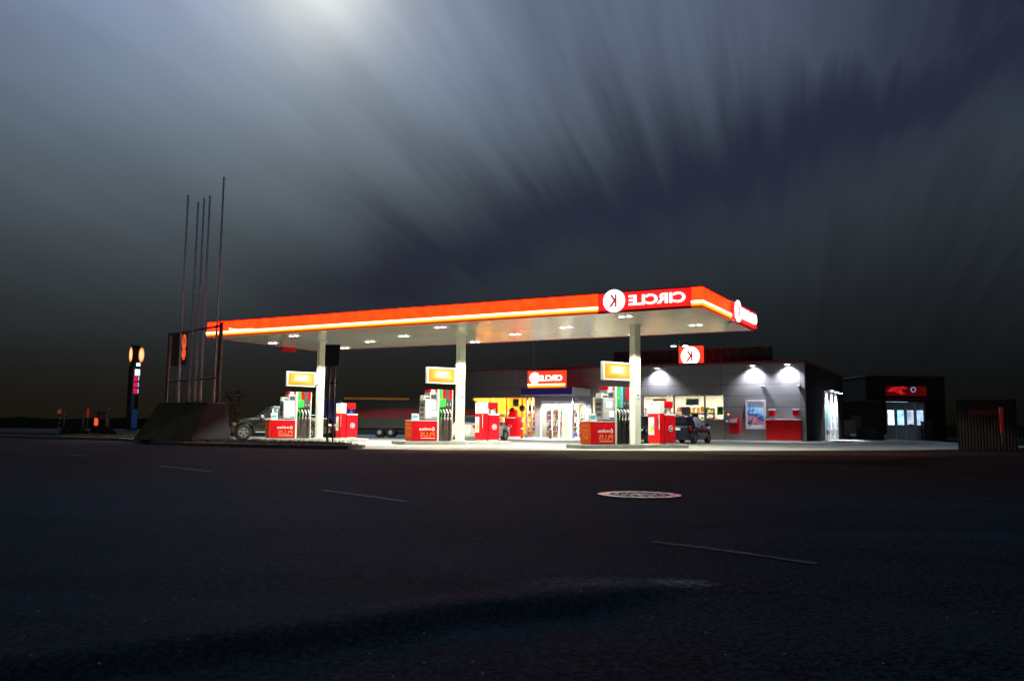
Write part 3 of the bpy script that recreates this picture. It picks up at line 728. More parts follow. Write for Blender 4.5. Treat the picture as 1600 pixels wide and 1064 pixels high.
hf = MB().box(19.02,19.66,-.02,.05,1.44,1.52).box(19.02,19.66,-.02,.05,2.10,2.18).box(19.02,19.12,-.02,.05,1.52,2.10).box(19.56,19.66,-.02,.05,1.52,2.10).build('hatch_frame', M['brown'], shop, .004)
# entrance doors
mb = MB().box(6.51,10.19,.05,.2,2.55,2.74)
for x in (6.51, 7.42, 8.02, 8.95, 9.02, 9.55, 10.13): mb.box(x, x+.06, .05, .2, .02, 2.55)
ed = mb.build('door', M['lgrey'], shop, .004)
MB().box(6.58,10.12,.115,.125,.03,2.54).build('pane', M['glass'], ed)
# porch
por = MB()
PX0, PX1, PY = 6.46, 10.56, -3.0
porch = por.box(PX0, PX1-.05, PY, PY+.06, 3.10, 3.56).box(PX0, PX0+.06, PY+.06, -.01, 3.10, 3.56).build('porch_awning', M['navy'], shop, .02)
MB().box(PX0+.06, PX1-.05, PY+.06, -.01, 3.14, 3.24).build('porch_ceiling', M['navy'], porch)
MB().box(PX1-.048, PX1+.02, PY-.02, -.01, 3.06, 3.60).build('porch_side', M['white'], porch, .01)
MB().box(PX0-.02, PX1-.05, PY-.03, PY-.002, 3.06, 3.10).build('porch_trim', M['white'], porch, .004)
for x in (PX0+.25, PX0+.62): MB().tube([(x, PY+.5, .02), (x, PY+.5, 3.138)], .06, 14).build('porch_post', M['steel'], porch)
for y in (PY+.5, -.6): MB().tube([(PX1-.2, y, .02), (PX1-.2, y, 3.138)], .055, 14).build('porch_post', M['steel'], porch)
for k in range(3):
    x = PX0+1.25+.8*k
    MB().disc((x, PY+1.0, 3.138), .10, -.02, 'z', 20).build('porch_light', M['wlamp'], porch)
    lamp('porch_lamp', (x, PY+1.0, 3.08), 1300, (1,.97,.92), R(156), .3, .08, parent=shop)
es = thing('entrance_sign', 'red lit sign with white lettering above the blue porch', 'sign', B0, TH)
eb = MB().box(7.05, 10.02, PY-.10, PY+.12, 3.58, 4.78).build('sign_box', M['sign_orange'], es, .015)
MB().box(7.07, 10.0, PY-.13, PY-.101, 3.62, 3.76).build('light_strip', M['strip_amber'], eb)
MB().box(7.07, 10.0, PY-.13, PY-.101, 3.765, 3.85).build('light_strip', M['strip_hot'], eb)
MB().disc((7.62, PY-.101, 4.28), .40, -.03, 'y', 36).build('logo_disc', M['letter'], eb)
text(eb, 'CIRCLE', 8.06, 9.78, 4.06, 4.46, PY-.101, M['letter'], '-y', True, .03, .03)
# red framed screen on the roof with the lit K box
fe = thing('roof_fence', 'dark red lattice screen standing along the shop roof edge', 'fence', B0, TH)
mb = MB(); n = 20; x0, x1 = 11.4, 23.05
mb.box(x0, x1, 2.48, 2.53, 6.42, 6.47).box(x0, x1, 2.48, 2.53, 5.86, 5.89).box(x0, x1, 2.48, 2.53, 5.05, 5.10)
mb.build('rails', M['redsteel'], fe)
mb = MB()
for k in range(n+1): x = x0+(x1-x0)*k/n; mb.box(x-.025, x+.025, 2.44, 2.475, 5.0, 6.46)
mb.build('uprights', M['redsteel'], fe)
MB().box(x0, x1, 2.56, 2.58, 5.02, 6.44).build('mesh_panel', mat('dark red mesh panel', (.035,.006,.008), .6), fe)
kb = thing('roof_logo_box', 'square red lit box with white disc on the shop roof', 'sign', B0, TH)
bx = MB().box(17.05, 18.72, .5, .9, 5.06, 6.50).build('sign_box', M['sign_orange'], kb, .02)
k_disc(bx, 17.88, 5.80, .66, .499)
# wall lamps and their light
WL = []
def wall_lamp(x, z, label):
    w = thing('wall_lamp', label, 'lamp', B0, TH, 'lamps along the shop front')
    MB().tube([(x,-.005,z-.06),(x,-.3,z),(x,-.42,z)], .022, 8).disc((x,-.003,z-.06), .07, -.03, 'y', 16).build('arm', M['white'], w)
    MB().disc((x,-.46,z+.02), .30, -.05, 'z', 24).build('shade', M['white'], w, .008)
    MB().disc((x,-.46,z-.032), .12, -.02, 'z', 20).build('lens', M['wlamp'], w)
    lamp('wall_lamp_light', (x,-.40,z-.08), 1150, (.84,.88,1.0), R(124), .7, .07, (0,.38,-1), parent=w)
wall_lamp(15.8, 4.97, 'wall lamp lighting the panels above the shop windows')
wall_lamp(22.33, 4.97, 'wall lamp on the shop front above the framed poster')
wall_lamp(24.55, 4.99, 'wall lamp at the shop corner above the red board')
for x, lb in ((22.88, 'small wall camera over the framed poster'), (25.2, 'small wall camera at the shop corner')):
    c = thing('wall_camera', lb, 'camera', B0, TH, 'small wall cameras on the shop front')
    MB().box(x-.12,x+.12,-.30,-.04,3.58,3.68).build('hood', M['white'], c, .015)
    MB().box(x-.03,x+.05,-.24,-.12,3.42,3.579).box(x-.03,x+.03,-.04,-.002,3.5,3.7).build('bracket', M['grey'], c, .006)
# things along the shop front
pb = thing('parcel_box', 'red wall box with white label beside the serving counter', 'box', B0, TH)
MB().box(20.7, 21.38, -.34, -.003, .50, 1.50).build('body', M['red2'], pb, .02)
MB().box(20.76, 21.24, -.352, -.341, 1.22, 1.46).build('label_plate', M['white'], pb, .004)
MB().box(20.80, 21.26, -.350, -.341, .98, 1.02).box(20.86, 21.2, -.356, -.341, .9, .95).build('slot', M['black'], pb)
ps = thing('poster_case', 'silver framed poster with blue and red picture on the grey wall', 'poster', B0, TH)
MB().box(21.74,23.04,-.12,-.004,.80,.92).box(21.74,23.04,-.12,-.004,2.60,2.70).box(21.74,21.86,-.12,-.004,.92,2.60).box(22.92,23.04,-.12,-.004,.92,2.60).build('frame', mat('pink white frame', (.62,.52,.60), .4), ps, .008)
MB().box(21.862,22.918,-.07,-.05,1.10,2.598).build('print', M['poster'], ps)
pm = MB().box(21.862,22.918,-.07,-.05,.922,1.098).build('margin', M['white'], ps)
MB().box(21.9,22.12,-.074,-.0705,1.0,1.06).build('margin_print', M['red2'], pm)
rb = thing('service_board', 'wide red board with white top rail below two red boxes', 'board', B0, TH)
MB().box(23.13,25.27,-.45,-.004,.10,1.40).build('panel', M['red2'], rb, .01)
MB().box(23.10,25.30,-.47,-.003,1.402,1.48).build('top_rail', M['white'], rb, .008)
MB().box(23.10,25.30,-.47,-.003,.04,.098).build('bottom_rail', M['lgrey'], rb, .008)
for x, lb in ((23.46,'small red dispenser box over the left end of the red board'),(24.95,'small red dispenser box over the right end of the red board')):
    d = thing('towel_dispenser', lb, 'dispenser', B0, TH, 'red dispenser boxes on the shop wall')
    MB().prism([(x-.19,2.02),(x+.19,2.02),(x+.17,1.72),(x+.08,1.64),(x-.08,1.64),(x-.17,1.72)], -.24, -.004).build('body', M['red2'], d, .01)
    MB().box(x-.2,x+.2,-.26,-.004,2.022,2.10).build('cap', M['white'], d, .008)
tp = thing('wall_tap', 'small grey tap fixture between serving counter and red wall box', 'tap', B0, TH)
MB().tube([(20.5,-.005,1.32),(20.5,-.18,1.32),(20.5,-.2,1.22)], .05, 10).box(20.42,20.62,-.06,-.004,1.2,1.42).build('body', M['steel'], tp)
al = thing('signal_lamp', 'tiny amber signal lamp on the wall above the red wall box', 'lamp', B0, TH)
MB().ball((20.6,-.07,1.76), .07, .07, .07).disc((20.6,-.003,1.76), .05, -.06, 'y', 12).build('globe', emi('amber globe', (1,.45,.1), .8), al)
# entrance clutter
def bollard(x, y, m, label, h=1.0):
    b = thing('bollard', label, 'bollard', B0, TH, 'bollards before the shop')
    MB().tube([(x,y,.006),(x,y,h-.06),(x,y,h-.02),(x,y,h)], .1, 16, rad=[.11,.11,.10,.05]).build('post', m, b)
    MB().tube([(x,y,h*.62),(x,y,h*.74)], .1125, 16).build('band', M['white'], b)
bollard(3.9, -1.0, M['white'], 'white bollard between silver car and red window bin')
bollard(6.75, -3.35, M['orange'], 'orange bollard at the left porch post')
bollard(9.0, -3.35, M['brown'], 'brown bollard before the glass doors')
bollard(19.5, -1.1, M['white'], 'white bollard below the serving counter')
wb = thing('window_bin', 'red bin unit with ring emblem by the yellow shop window', 'bin', B0, TH)
MB().box(4.15,5.25,-1.25,-.65,.10,1.55).build('body', M['red2'], wb, .015)
MB().box(4.12,5.28,-1.28,-.62,.02,.099).build('foot', M['white'], wb, .006)
MB().box(4.45,5.0,-1.1,-.8,1.552,2.05).build('dispenser', M['red'], wb, .015)
MB().box(4.3,5.1,-1.256,-1.251,1.46,1.50).build('label_line', M['white'], wb)
MB().ring((4.62,-1.251,.85), .10,.13,-.006,'y',24).build('emblem', M['pinkp'], wb)
for x, z, lb in ((4.1,2.02,'dark round disc lowest on the yellow window'),(4.95,2.22,'dark round disc over the red bin unit'),(5.75,2.22,'dark round disc beside the porch post')):
    d = thing('display_disc', lb, 'display disc', B0, TH, 'dark discs at the yellow window')
    MB().lathe([(.0,-.12),(.12,-.11),(.22,-.07),(.25,-.01),(.25,0)], (x,-.01,z), 'y', 28).build('dome', M['disc'], d)
    MB().ring((x,-.075,z), .15,.18,-.03,'y',24).build('rim_ring', M['dgrey'], d)
# goods inside
TINTS = [(.8,.1,.05),(.85,.55,.05),(.9,.8,.3),(.1,.35,.7),(.75,.75,.7),(.2,.5,.1),(.6,.2,.05),(.85,.35,.1),(.9,.88,.8),(.35,.15,.08)]
def shelf(x, y, w, h, label, name='display_shelf', levels=5, face=-1):
    s = thing(name, label, 'shelf', B0, TH, 'shelves of goods inside the shop')
    mb = MB().box(x, x+w, y, y+.03, .03, h)
    for k in range(levels): z = .1+(h-.15)*k/levels; mb.box(x, x+w, y-.4, y, z, z+.03)
    mb.build('rack', M['lgrey'], s)
    bm = bmesh.new(); lay = bm.loops.layers.color.new('tint')
    for k in range(levels):
        z = .131+(h-.15)*k/levels; px = x+.02; gap = (h-.15)/levels-.07
        while px < x+w-.1:
            ww = random.uniform(.06,.16); hh = gap*random.uniform(.55,.98); c = random.choice(TINTS); j = random.uniform(.7,1.1)
            r = bmesh.ops.create_cube(bm, size=1, matrix=Matrix.Translation((px+ww/2, y-.2, z+hh/2)) @ Matrix.Diagonal((ww*.92,.3,hh,1)))
            for f in {f for v in r['verts'] for f in v.link_faces}:
                for lp in f.loops: lp[lay] = (c[0]*j, c[1]*j, c[2]*j, 1)
            px += ww
    me = bpy.data.meshes.new('goods'); bm.to_mesh(me); bm.free(); me.materials.append(M['goods'])
    o = bpy.data.objects.new('goods', me); COL.objects.link(o); o.parent = s; o['kind'] = 'stuff'
for x, y, w, h, lb in ((6.25,2.0,1.15,2.2,'shelf of colourful goods seen through the left door'),(8.35,2.2,1.3,2.0,'shelf of yellow snack packs seen through the right door'),
    (9.0,1.5,1.0,1.9,'low stocked shelf close behind the right door pane'),(7.0,4.6,1.2,2.3,'tall shelf deep inside behind the shop doors'),(10.9,3.3,2.2,2.2,'shelf of goods in the window right of the porch'),(12.8,2.6,1.4,1.9,'shelf behind the blue strip pump in the window'),
    (15.0,3.6,1.7,1.7,'shelf behind the window under the first wall lamp'),(17.1,4.2,1.6,1.8,'shelf behind the window left of the serving counter'),
    (.9,3.5,1.5,2.0,'shelf against the yellow wall in the left window'),(3.3,4.2,1.8,2.1,'wide shelf in the middle of the yellow window')):
    shelf(x, y, w, h, lb)
for x, z0, z1, w, m, lb in ((.75,2.0,2.7,.5,'white','white notice on the yellow shop window'),(1.9,1.75,2.65,.75,'red2','red hanging sign in the yellow window'),(4.0,2.35,2.95,.5,'cyan','blue white poster on the yellow window'),(9.35,1.9,2.5,.55,'yellow','yellow notice in the right door pane'),
    (17.3,1.6,2.3,.6,'lgrey','pale notice in the bright shop window')):
    nb = thing('window_notice', lb, 'notice', B0, TH, 'notices in the shop windows')
    MB().box(x, x+w, .30, .315, z0, z1).build('board', M[m], nb, .004)
    MB().box(x+.08, x+w-.08, .294, .2995, z0+.12, z0+.2).box(x+.08, x+w-.14, .294, .2995, z0+.27, z0+.33).build('print', M['cyan' if m == 'white' else 'white'], nb)
for x, z0, z1, w, m, lb in ((13.0,1.3,1.9,.5,'cyan','blue notice low in the window beside the tall pump'),(15.2,2.35,2.85,1.0,'yellow','yellow menu board in the window under the wall lamp'),(18.0,1.3,1.8,.45,'orange','orange notice low in the window by the counter'),(17.6,2.4,2.85,.9,'lgrey','long pale menu board in the middle right window'),(19.75,1.75,2.3,.4,'green','green notice beside the serving hatch')):
    nb = thing('window_notice', lb, 'notice', B0, TH, 'notices in the shop windows')
    MB().box(x, x+w, .30, .315, z0, z1).build('board', M[m], nb, .004)
    MB().box(x+.06, x+w-.06, .294, .2995, z0+.1, z0+.16).box(x+.06, x+w-.12, .294, .2995, z0+.24, z0+.30).build('print', M['white' if m != 'lgrey' else 'cyan'], nb)
for x, y, w, h, lb in ((11.0,7.6,3.0,2.5,'tall wall shelf at the back of the shop left of the first lamp'),(14.6,7.8,3.0,2.6,'tall wall shelf at the back behind the bright windows'),(16.0,1.7,1.2,1.95,'shelf close behind the window pane under the lamp')):
    shelf(x, y, w, h, lb)
cnt = thing('shop_counter', 'low white lit counter inside the yellow window', 'counter', B0, TH)
MB().box(2.7,4.1,1.2,1.8,.03,1.15).build('body', M['brown'], cnt, .01)
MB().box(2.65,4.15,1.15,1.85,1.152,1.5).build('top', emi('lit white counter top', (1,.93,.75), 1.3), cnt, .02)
# side wall lamps, panels and vacuum points
for k, (y, lb) in enumerate(((8.7,'first side wall lamp from the shop corner'),(11.0,'middle side wall lamp of three in a row'),(13.2,'farthest side wall lamp of three in a row'))):
    w = thing('side_wall_lamp', lb, 'lamp', B0, TH, 'lamps along the shop side wall')
    MB().tube([(BL+.021,y,3.60),(BL+.2,y,3.72),(BL+.40,y,3.70)], .03, 8).build('arm', M['white'], w)
    MB().disc((BL+.40,y,3.70), .22, -.06, 'z', 20).build('shade', M['white'], w, .008)
    MB().disc((BL+.40,y,3.638), .11, -.02, 'z', 20).build('lens', M['wlamp'], w)
    lamp('side_wall_light', (BL+.36,y,3.58), 1500, (.85,.9,1.0), R(104), .6, .05, (-.26,0,-1), parent=w)
    p = thing('side_poster', ['pale blue poster strip under the first side wall lamp','dark lettered poster strip under the middle side wall lamp','dark lettered poster strip under the farthest side wall lamp'][k], 'poster', B0, TH, 'poster strips on the shop side wall')
    MB().box(BL+.021,BL+.06,y-.6,y+.6,.85,2.62).build('frame', M['white'], p, .006)
    pm_ = MB()
    if k == 0: pm_.box(BL+.061,BL+.066,y-.42,y+.42,1.0,2.5)
    else:
        for a0, a1 in ((2.38,2.5),(2.1,2.22),(1.55,1.95),(1.0,1.4)): pm_.box(BL+.061,BL+.066,y-.2,y+.2,a0,a1)
    pm_.build('print', M['cyan'] if k == 0 else M['grey'], p)
    q = thing('wall_socket_box', ['grey box low on the side wall under the first poster strip','grey box low on the side wall under the middle poster strip','grey box low on the side wall under the farthest poster strip'][k], 'box', B0, TH, 'grey boxes on the shop side wall')
    MB().box(BL+.021,BL+.12,y-.35,y+.35,.45,.78).build('body', M['grey'], q, .01)
lit_patch = mat('white painted lamp pool', (.62,.63,.64), .5, var=.05, scale=2)  # white panels stand in for the pools of lamp light on the wall
for y in (8.7, 11.0, 13.2):
    MB().box(BL+.003, BL+.02, y-.98, y+.98, .0, 3.62).build('painted_lamp_pool', lit_patch, shop, .004)
# pavement along the shop
struct(MB().prism([(x,y) for x,y in [tuple((Vector(B0)+EX*a+NY*b).xy) for a,b in ((-.5,-1.4),(BL+1.8,-1.4),(BL+1.8,BD+1),(BL+.03,BD+1),(BL+.03,-.003),(-.5,-.003))]], .0061, .06, 'xy').build('pavement', M['kerb'], None, .01))
# ------------------------------------------------------------------ behind and right of the shop
lp = thing('street_lamp', 'twin armed street lamp shining beyond the shop roof', 'street lamp', (15.6, 78, 0))
MB().tube([(0,0,0),(0,0,4),(0,0,8.9)], .1, 12, rad=[.11,.09,.06]).tube([(-.55,0,8.55),(0,0,8.75),(.55,0,8.55)], .04, 8).build('pole', M['steel'], lp)
for sx in (-1, 1):
    h = MB().box(sx*.55-.28, sx*.55+.28, -.12, .12, 8.46, 8.56).build('head', M['grey'], lp, .02)
    MB().box(sx*.55-.22, sx*.55+.22, -.13, .1, 8.40, 8.455).build('lens', emi('street lamp lens', (1,.97,.8), 60 if sx > 0 else 8), h)
sp_ = thing('roof_mast', 'thin pale mast rising behind the shop above the porch', 'mast', (1.83, 70, 0))
MB().tube([(0,0,0),(0,0,5),(0,0,10.5)], .06, 10, rad=[.08,.06,.035]).ball((0,0,10.5), .07,.07,.07).build('pole', M['steel'], sp_)
MB().box(-.14,.14,-.14,.14,0,.03).build('base_plate', M['grey'], sp_)

wash = thing('wash_building', 'dark low wash hall with four lit folding door windows', 'building', (31.6, 75, 0))
MB().box(0, 1.38, 0, .3, 0, 4.44).box(4.15, 5.6, 0, .3, 0, 4.44).box(1.38, 4.15, 0, .3, 2.70, 4.44).box(0, .3, .3, 12, 0, 4.44).box(5.3, 5.6, .3, 12, 0, 4.44).box(.3, 5.3, 11.7, 12, 0, 4.44).build('wall', M['darkwall'], wash)
MB().box(-.06, 5.66, -.06, 12.06, 4.44, 4.56).build('roof', M['dark_steel'], wash, .01)
MB().box(.3, 5.3, .3, 11.7, 3.9, 4.0).build('ceiling', M['darkwall'], wash)
MB().box(.31, 5.29, 5.0, 5.05, .3, 3.6).build('wash_light_wall', M['washlit'], wash)
for k in range(4):
    x0 = 1.40+.69*k; x1 = x0+.665
    d = MB().box(x0,x1,.06,.13,.03,1.06).box(x0,x1,.06,.13,2.10,2.68).box(x0,x0+.1,.06,.13,1.06,2.10).box(x1-.1,x1,.06,.13,1.06,2.10).build('door', mat('pale grey door leaf', (.6,.62,.6), .5, var=.1), wash, .004)
    MB().box(x0+.1,x1-.1,.09,.10,1.06,2.10).build('pane', emi('bluish lit door pane', [(.80,.97,1.0),(.35,.72,1.0),(.50,.62,.85),(.45,.60,1.0)][k], [1.5,1.5,1.1,1.3][k], .45, 2.5), d)
    if k == 2: MB().box(x0+.16,x1-.16,.05,.059,1.0,1.12).build('sticker', M['red2'], d)
MB().box(1.2, 4.4, -.5, -.003, 2.84, 2.92).build('door_hood', M['redsteel'], wash, .01)
ws = thing('wash_sign', 'dim red lit sign with pale ring over the folding doors', 'sign', (31.6, 75, 0))
sb = MB().box(1.38, 4.22, -.16, -.003, 3.12, 3.80).build('sign_box', M['redglow'], ws, .01)
MB().prism([(1.42,3.42),(1.75,3.72),(2.6,3.78),(2.85,3.62),(2.35,3.52),(2.75,3.28),(2.4,3.22),(1.9,3.40)], -.19, -.161).build('swoosh', M['redhot'], sb)
MB().lathe([(.13,0),(.13,-.03),(.19,-.03),(.19,0)], (3.28,-.161,3.56)).build('ring_mark', M['ring'], sb)
pp = thing('wall_poster', 'small grey poster left of the folding doors', 'poster', (31.6, 75, 0))
MB().box(.36,.98,-.06,-.003,.92,1.80).build('frame', M['dgrey'], pp, .006)
MB().box(.42,.92,-.066,-.0605,.98,1.74).build('print', mat('grey green print', (.16,.19,.18), .5, var=.5, scale=5), pp)
hy = thing('fire_post', 'red and white post at the left corner of the wash hall', 'post', (31.4, 74.5, 0))
MB().tube([(0,0,0),(0,0,.8)], .07, 10).build('shaft', M['red2'], hy); MB().tube([(0,0,.8),(0,0,1.25)], .06, 10).build('cap', M['white'], hy)
hd = thing('hydrant', 'small pale hydrant at the left foot of the folding doors', 'hydrant', (32.95, 74.5, 0))
MB().tube([(0,0,0),(0,0,.3),(0,0,.42)], .08, 10, rad=[.09,.08,.05]).tube([(-.12,0,.28),(.12,0,.28)], .04, 8).build('body', M['white'], hd)
db = thing('dark_bin', 'tall dark bin by the right folding door', 'bin', (36.55, 74.45, 0))
MB().box(-.28,.28,-.25,.25,.05,1.25).build('body', M['dark_steel'], db, .02); MB().box(-.3,.3,-.27,.27,1.252,1.33).build('lid', M['dgrey'], db, .02)
for q in (wash, ws, pp, hy, hd, db): q.scale = (1.25,1.25,1.25)
an = thing('annex_building', 'low dark annex between the shop side wall and wash hall', 'building', (27.5, 71.5, 0))
MB().box(0, 4, 0, 4, 0, 3.2).build('wall', M['darkwall'], an); MB().box(-.1, 4.1, -.1, 4.1, 3.2, 3.34).build('roof', M['dark_steel'], an, .01)
MB().box(1.2, 2.1, -.04, -.003, .02, 2.1).build('door', M['dgrey'], an, .005)
dp = thing('poster_stand', 'dark framed poster stand with reddish picture beside the wash hall', 'poster', (27.35, 69.4, 0))
MB().box(0,.95,-.05,.05,.30,1.66).box(.1,.18,-.05,.05,0,.30).box(.77,.85,-.05,.05,0,.30).build('frame', M['dgrey'], dp, .006)
MB().box(.05,.90,-.058,-.0505,.36,1.60).build('print', mat('murky poster print', (.09,.05,.035), .5, var=.7, scale=4), dp)
MB().box(.45,.92,-.064,-.0585,.36,.52).build('caption_bar', M['lgrey'], dp)
hg = thing('hedge', 'dim green hedge below the poster stand', 'hedge', (29.2, 70.4, 0))
mb = MB()
for _ in range(900):
    x, y, z = random.uniform(-.6,1.1), random.uniform(-.4,.4), random.uniform(0,.9); a = random.uniform(0,6.28); r = .07
    mb._f([mb.bm.verts.new((x+r*math.cos(a+q), y+random.uniform(-.05,.05), z+r*math.sin(a+q))) for q in (0,2.1,4.2)])
mb.build('foliage', M['leaf'], hg, normals=False)

shed = thing('corrugated_shed', 'reddish dark corrugated metal enclosure at the right edge', 'shed', (19.0, 36, 0), R(-30))
mb = MB(); w = 2.2; n = 19
pts = []
for k in range(n*4+1):
    u = k/(n*4)*w; pts.append((u, [0,0,.035,.035][k % 4]))
poly = pts+[(w,.06),(0,.06)]
mb.prism(poly, .02, 2.10, 'xy').build('front_sheet', mat('ribbed dull sheet', (.018,.009,.009), .8, .0, var=.25, scale=3), shed)
MB().box(0,.05,.062,2.2,.02,2.10).box(w-.05,w,.062,2.2,.02,2.10).box(.051,w-.051,2.15,2.2,.02,2.10).build('side_sheet', M['dark_steel'], shed)
MB().box(-.03,w+.03,-.03,2.23,2.102,2.15).build('roof', M['dark_steel'], shed, .006)
MB().box(.50,1.58,-.02,-.003,1.49,1.68).build('sign_plate', mat('faint red sign plate', (.12,.006,.01), .5, var=.3, scale=9), shed, .004)
rp = thing('marker_post', 'slim red marker post standing before the corrugated enclosure', 'post', (19.85, 34.2, 0))
MB().tube([(0,0,0),(0,0,.72)], .05, 12).build('shaft', M['dark_steel'], rp)
MB().tube([(0,0,.721),(0,0,.75),(0,0,1.74),(0,0,1.78)], .07, 14, rad=[.06,.072,.072,.03]).build('red_sleeve', emi('red marker sleeve', (.30,.008,.008), .12), rp)

# ------------------------------------------------------------------ left side
dk = thing('back_sign', 'dark square sign seen from behind on twin thin posts', 'sign', (-6.86, 32.0, .14), R(4))
MB().box(-.26,.30,-.05,.05,2.86,3.70).build('board', M['dark_steel'], dk, .02)
MB().tube([(-.08,0,0),(-.08,0,2.86)], .045, 10).tube([(.12,0,0),(.12,0,2.86)], .035, 10).build('post', M['dark_steel'], dk)
MB().box(-.2,.24,.052,.06,2.2,2.3).build('clamp', M['dark_steel'], dk)

# sloped base block with flagpoles and sign frame
blk = thing('sloped_base_block', 'dark sloped sided base block under the flagpoles', 'plinth', (0,0,0))
def hexa(bot, top, zb, zt, faces_m):
    mb = MB(); A = [mb.bm.verts.new((*p, zb)) for p in bot]; B = [mb.bm.verts.new((*p, zt)) for p in top]
    mb._f(A[::-1], 0); mb._f(B, 0)
    for i in range(len(bot)): j = (i+1) % len(bot); mb._f([A[i],A[j],B[j],B[i]], faces_m[i])
    return mb
bot = [(-15.35,34.4),(-11.95,31.55),(-10.95,33.2),(-14.2,36.0)]
top = [(-14.35,34.3),(-11.80,32.8),(-11.35,33.6),(-13.9,35.1)]
hexa(bot, top, .12, 1.58, [0,1,0,0]).build('block', [M['olive'], M['bluegrey']], blk, .03)
MB().prism(inset([(p[0],p[1]) for p in top], -.03), 1.582, 1.62, 'xy').build('top_edge', M['brown'], blk, .008)
FP = [(-13.55,34.25,10.2),(-13.02,34.0,9.85),(-12.78,34.0,10.0),(-12.53,33.95,10.1),(-11.92,33.75,10.85)]
for k, (x, y, h) in enumerate(FP):
    f = thing('flagpole', ['leftmost bare flagpole standing apart on the base block','left flagpole of the close trio on the base block','middle flagpole of the close trio on the base block','right flagpole of the close trio on the base block','tallest bare flagpole at the right of the base block'][k], 'flagpole', (x, y, 1.62), 0, 'bare flagpoles on the base block')
    MB().tube([(0,0,.0),(0,0,3),(0,0,h-1.62)], .03, 10, rad=[.055,.046,.034]).build('pole', M['pole'], f)
    MB().ball((0,0,h-1.60), .045,.045,.035, 12).tube([(0,0,h-1.72),(.10,0,h-1.66)], .014, 6).build('finial', M['steel'], f)
    MB().tube([(.05,-.02,.5),(.045,-.02,h-1.75)], .006, 6).build('halyard', M['grey'], f)
    MB().disc((0,0,0), .12, .03, 'z', 16).build('foot', M['dark_steel'], f)
fr_ = thing('sign_frame', 'dark steel frame with two cross bars on the base block', 'frame', (0,0,0))
a, b = Vector((-14.1,34.45,0)), Vector((-11.70,33.62,0)); dd = (b-a).normalized()
MB().tube([a+Vector((0,0,.15)), a+Vector((0,0,4.5))], .06, 8).build('upright', M['frame_steel'], fr_); MB().tube([b+Vector((0,0,1.58)), b+Vector((0,0,4.85))], .085, 8).build('upright', M['frame_steel'], fr_)
MB().tube([a+dd*.1+Vector((0,0,4.42)), b-dd*.11+Vector((0,0,4.70))], .05, 8).build('cross_bar', M['frame_steel'], fr_); MB().tube([a+dd*.1+Vector((0,0,2.48)), b-dd*.11+Vector((0,0,2.62))], .045, 8).build('cross_bar', M['frame_steel'], fr_)
sh = thing('shrub', 'thin leggy shrub beside the right end of the base block', 'shrub', (-11.3, 34.4, .15))
mb = MB()
for k in range(5): mb.tube([(.05*k-.1,0,0),(.1*k-.2,.05,1.2),(.14*k-.3,.05,1.8+.2*random.random())], .012, 5)
mb.build('stem', M['bark'], sh)
mb = MB()
for _ in range(130):
    k = random.randint(0,4); z = random.uniform(.7,2.0); x = (.14*k-.3)*z/1.9+random.gauss(0,.07); y = random.gauss(.04,.08); a_ = random.uniform(0,6.28); r = random.uniform(.03,.06)
    mb._f([mb.bm.verts.new((x+r*math.cos(a_+q), y+random.uniform(-.03,.03), z+r*math.sin(a_+q))) for q in (0,1.6,3.1,4.7)])
mb.build('foliage', mat('pale shrub leaves', (.05,.05,.035), .5, var=.4), sh, normals=False)

py = thing('tall_price_pylon', 'tall dark pylon with two glowing orange ovals and price panels', 'pylon', (-40.2, 90, 0), R(24))
MB().box(-.75,.35,-.3,.3,0,6.9).build('shaft', M['dark_steel'], py, .03)
MB().box(-.35,-.02,-.315,-.301,2.4,7.0).build('edge_strip', M['grey'], py)
MB().box(-.6,.25,-.25,.25,6.9,9.15).build('head', M['dark_steel'], py, .05)
for cx, rx in ((-.62,.17),(.42,.28)):
    mb = MB(); mb.ball((cx,-.32,8.1), rx, .10, .80, 24); mb.build('glowing_oval', M['oval'], py)
MB().box(-.02,.36,-.33,-.301,6.88,7.22).box(-.12,.36,-.33,-.301,5.9,6.55).build('white_panel', M['pyl_white'], py)
for k in range(3):
    z = 3.95+.68*k; pr = MB().box(-.20,.18,-.33,-.301,z,z+.56).build('price_panel', M['pyl_red'], py, .03)
    MB().box(.24,.32,-.33,-.301,z+.04,z+.52).build('price_digit', M['pyl_tick'], py)
MB().box(-.22,.34,-.325,-.301,.3,2.3).build('lower_panel', M['pyl_blue'], py)
MB().box(-.85,.45,-.4,.4,0,.14).build('plinth', M['kerb'], py, .02)
os_ = thing('orange_pylon_sign', 'tall dim orange sign box on one pole behind flagpoles', 'sign', (-23.75, 60, 0), R(14))
MB().tube([(0,0,0),(0,0,4.9)], .12, 12).build('pole', M['steel'], os_)
MB().box(-.55,.08,-.14,.14,4.88,7.3).build('board', mat('brown sign back', (.09,.04,.02), .6, var=.2), os_, .02)
MB().box(.085,.46,-.12,.12,5.0,7.25).build('side_box', M['dark_steel'], os_, .02)
MB().ball((.27,-.12,6.62), .15,.04,.56,20).ball((.27,-.12,5.75), .14,.04,.42,20).build('glow_shape', M['oval_dim'], os_)

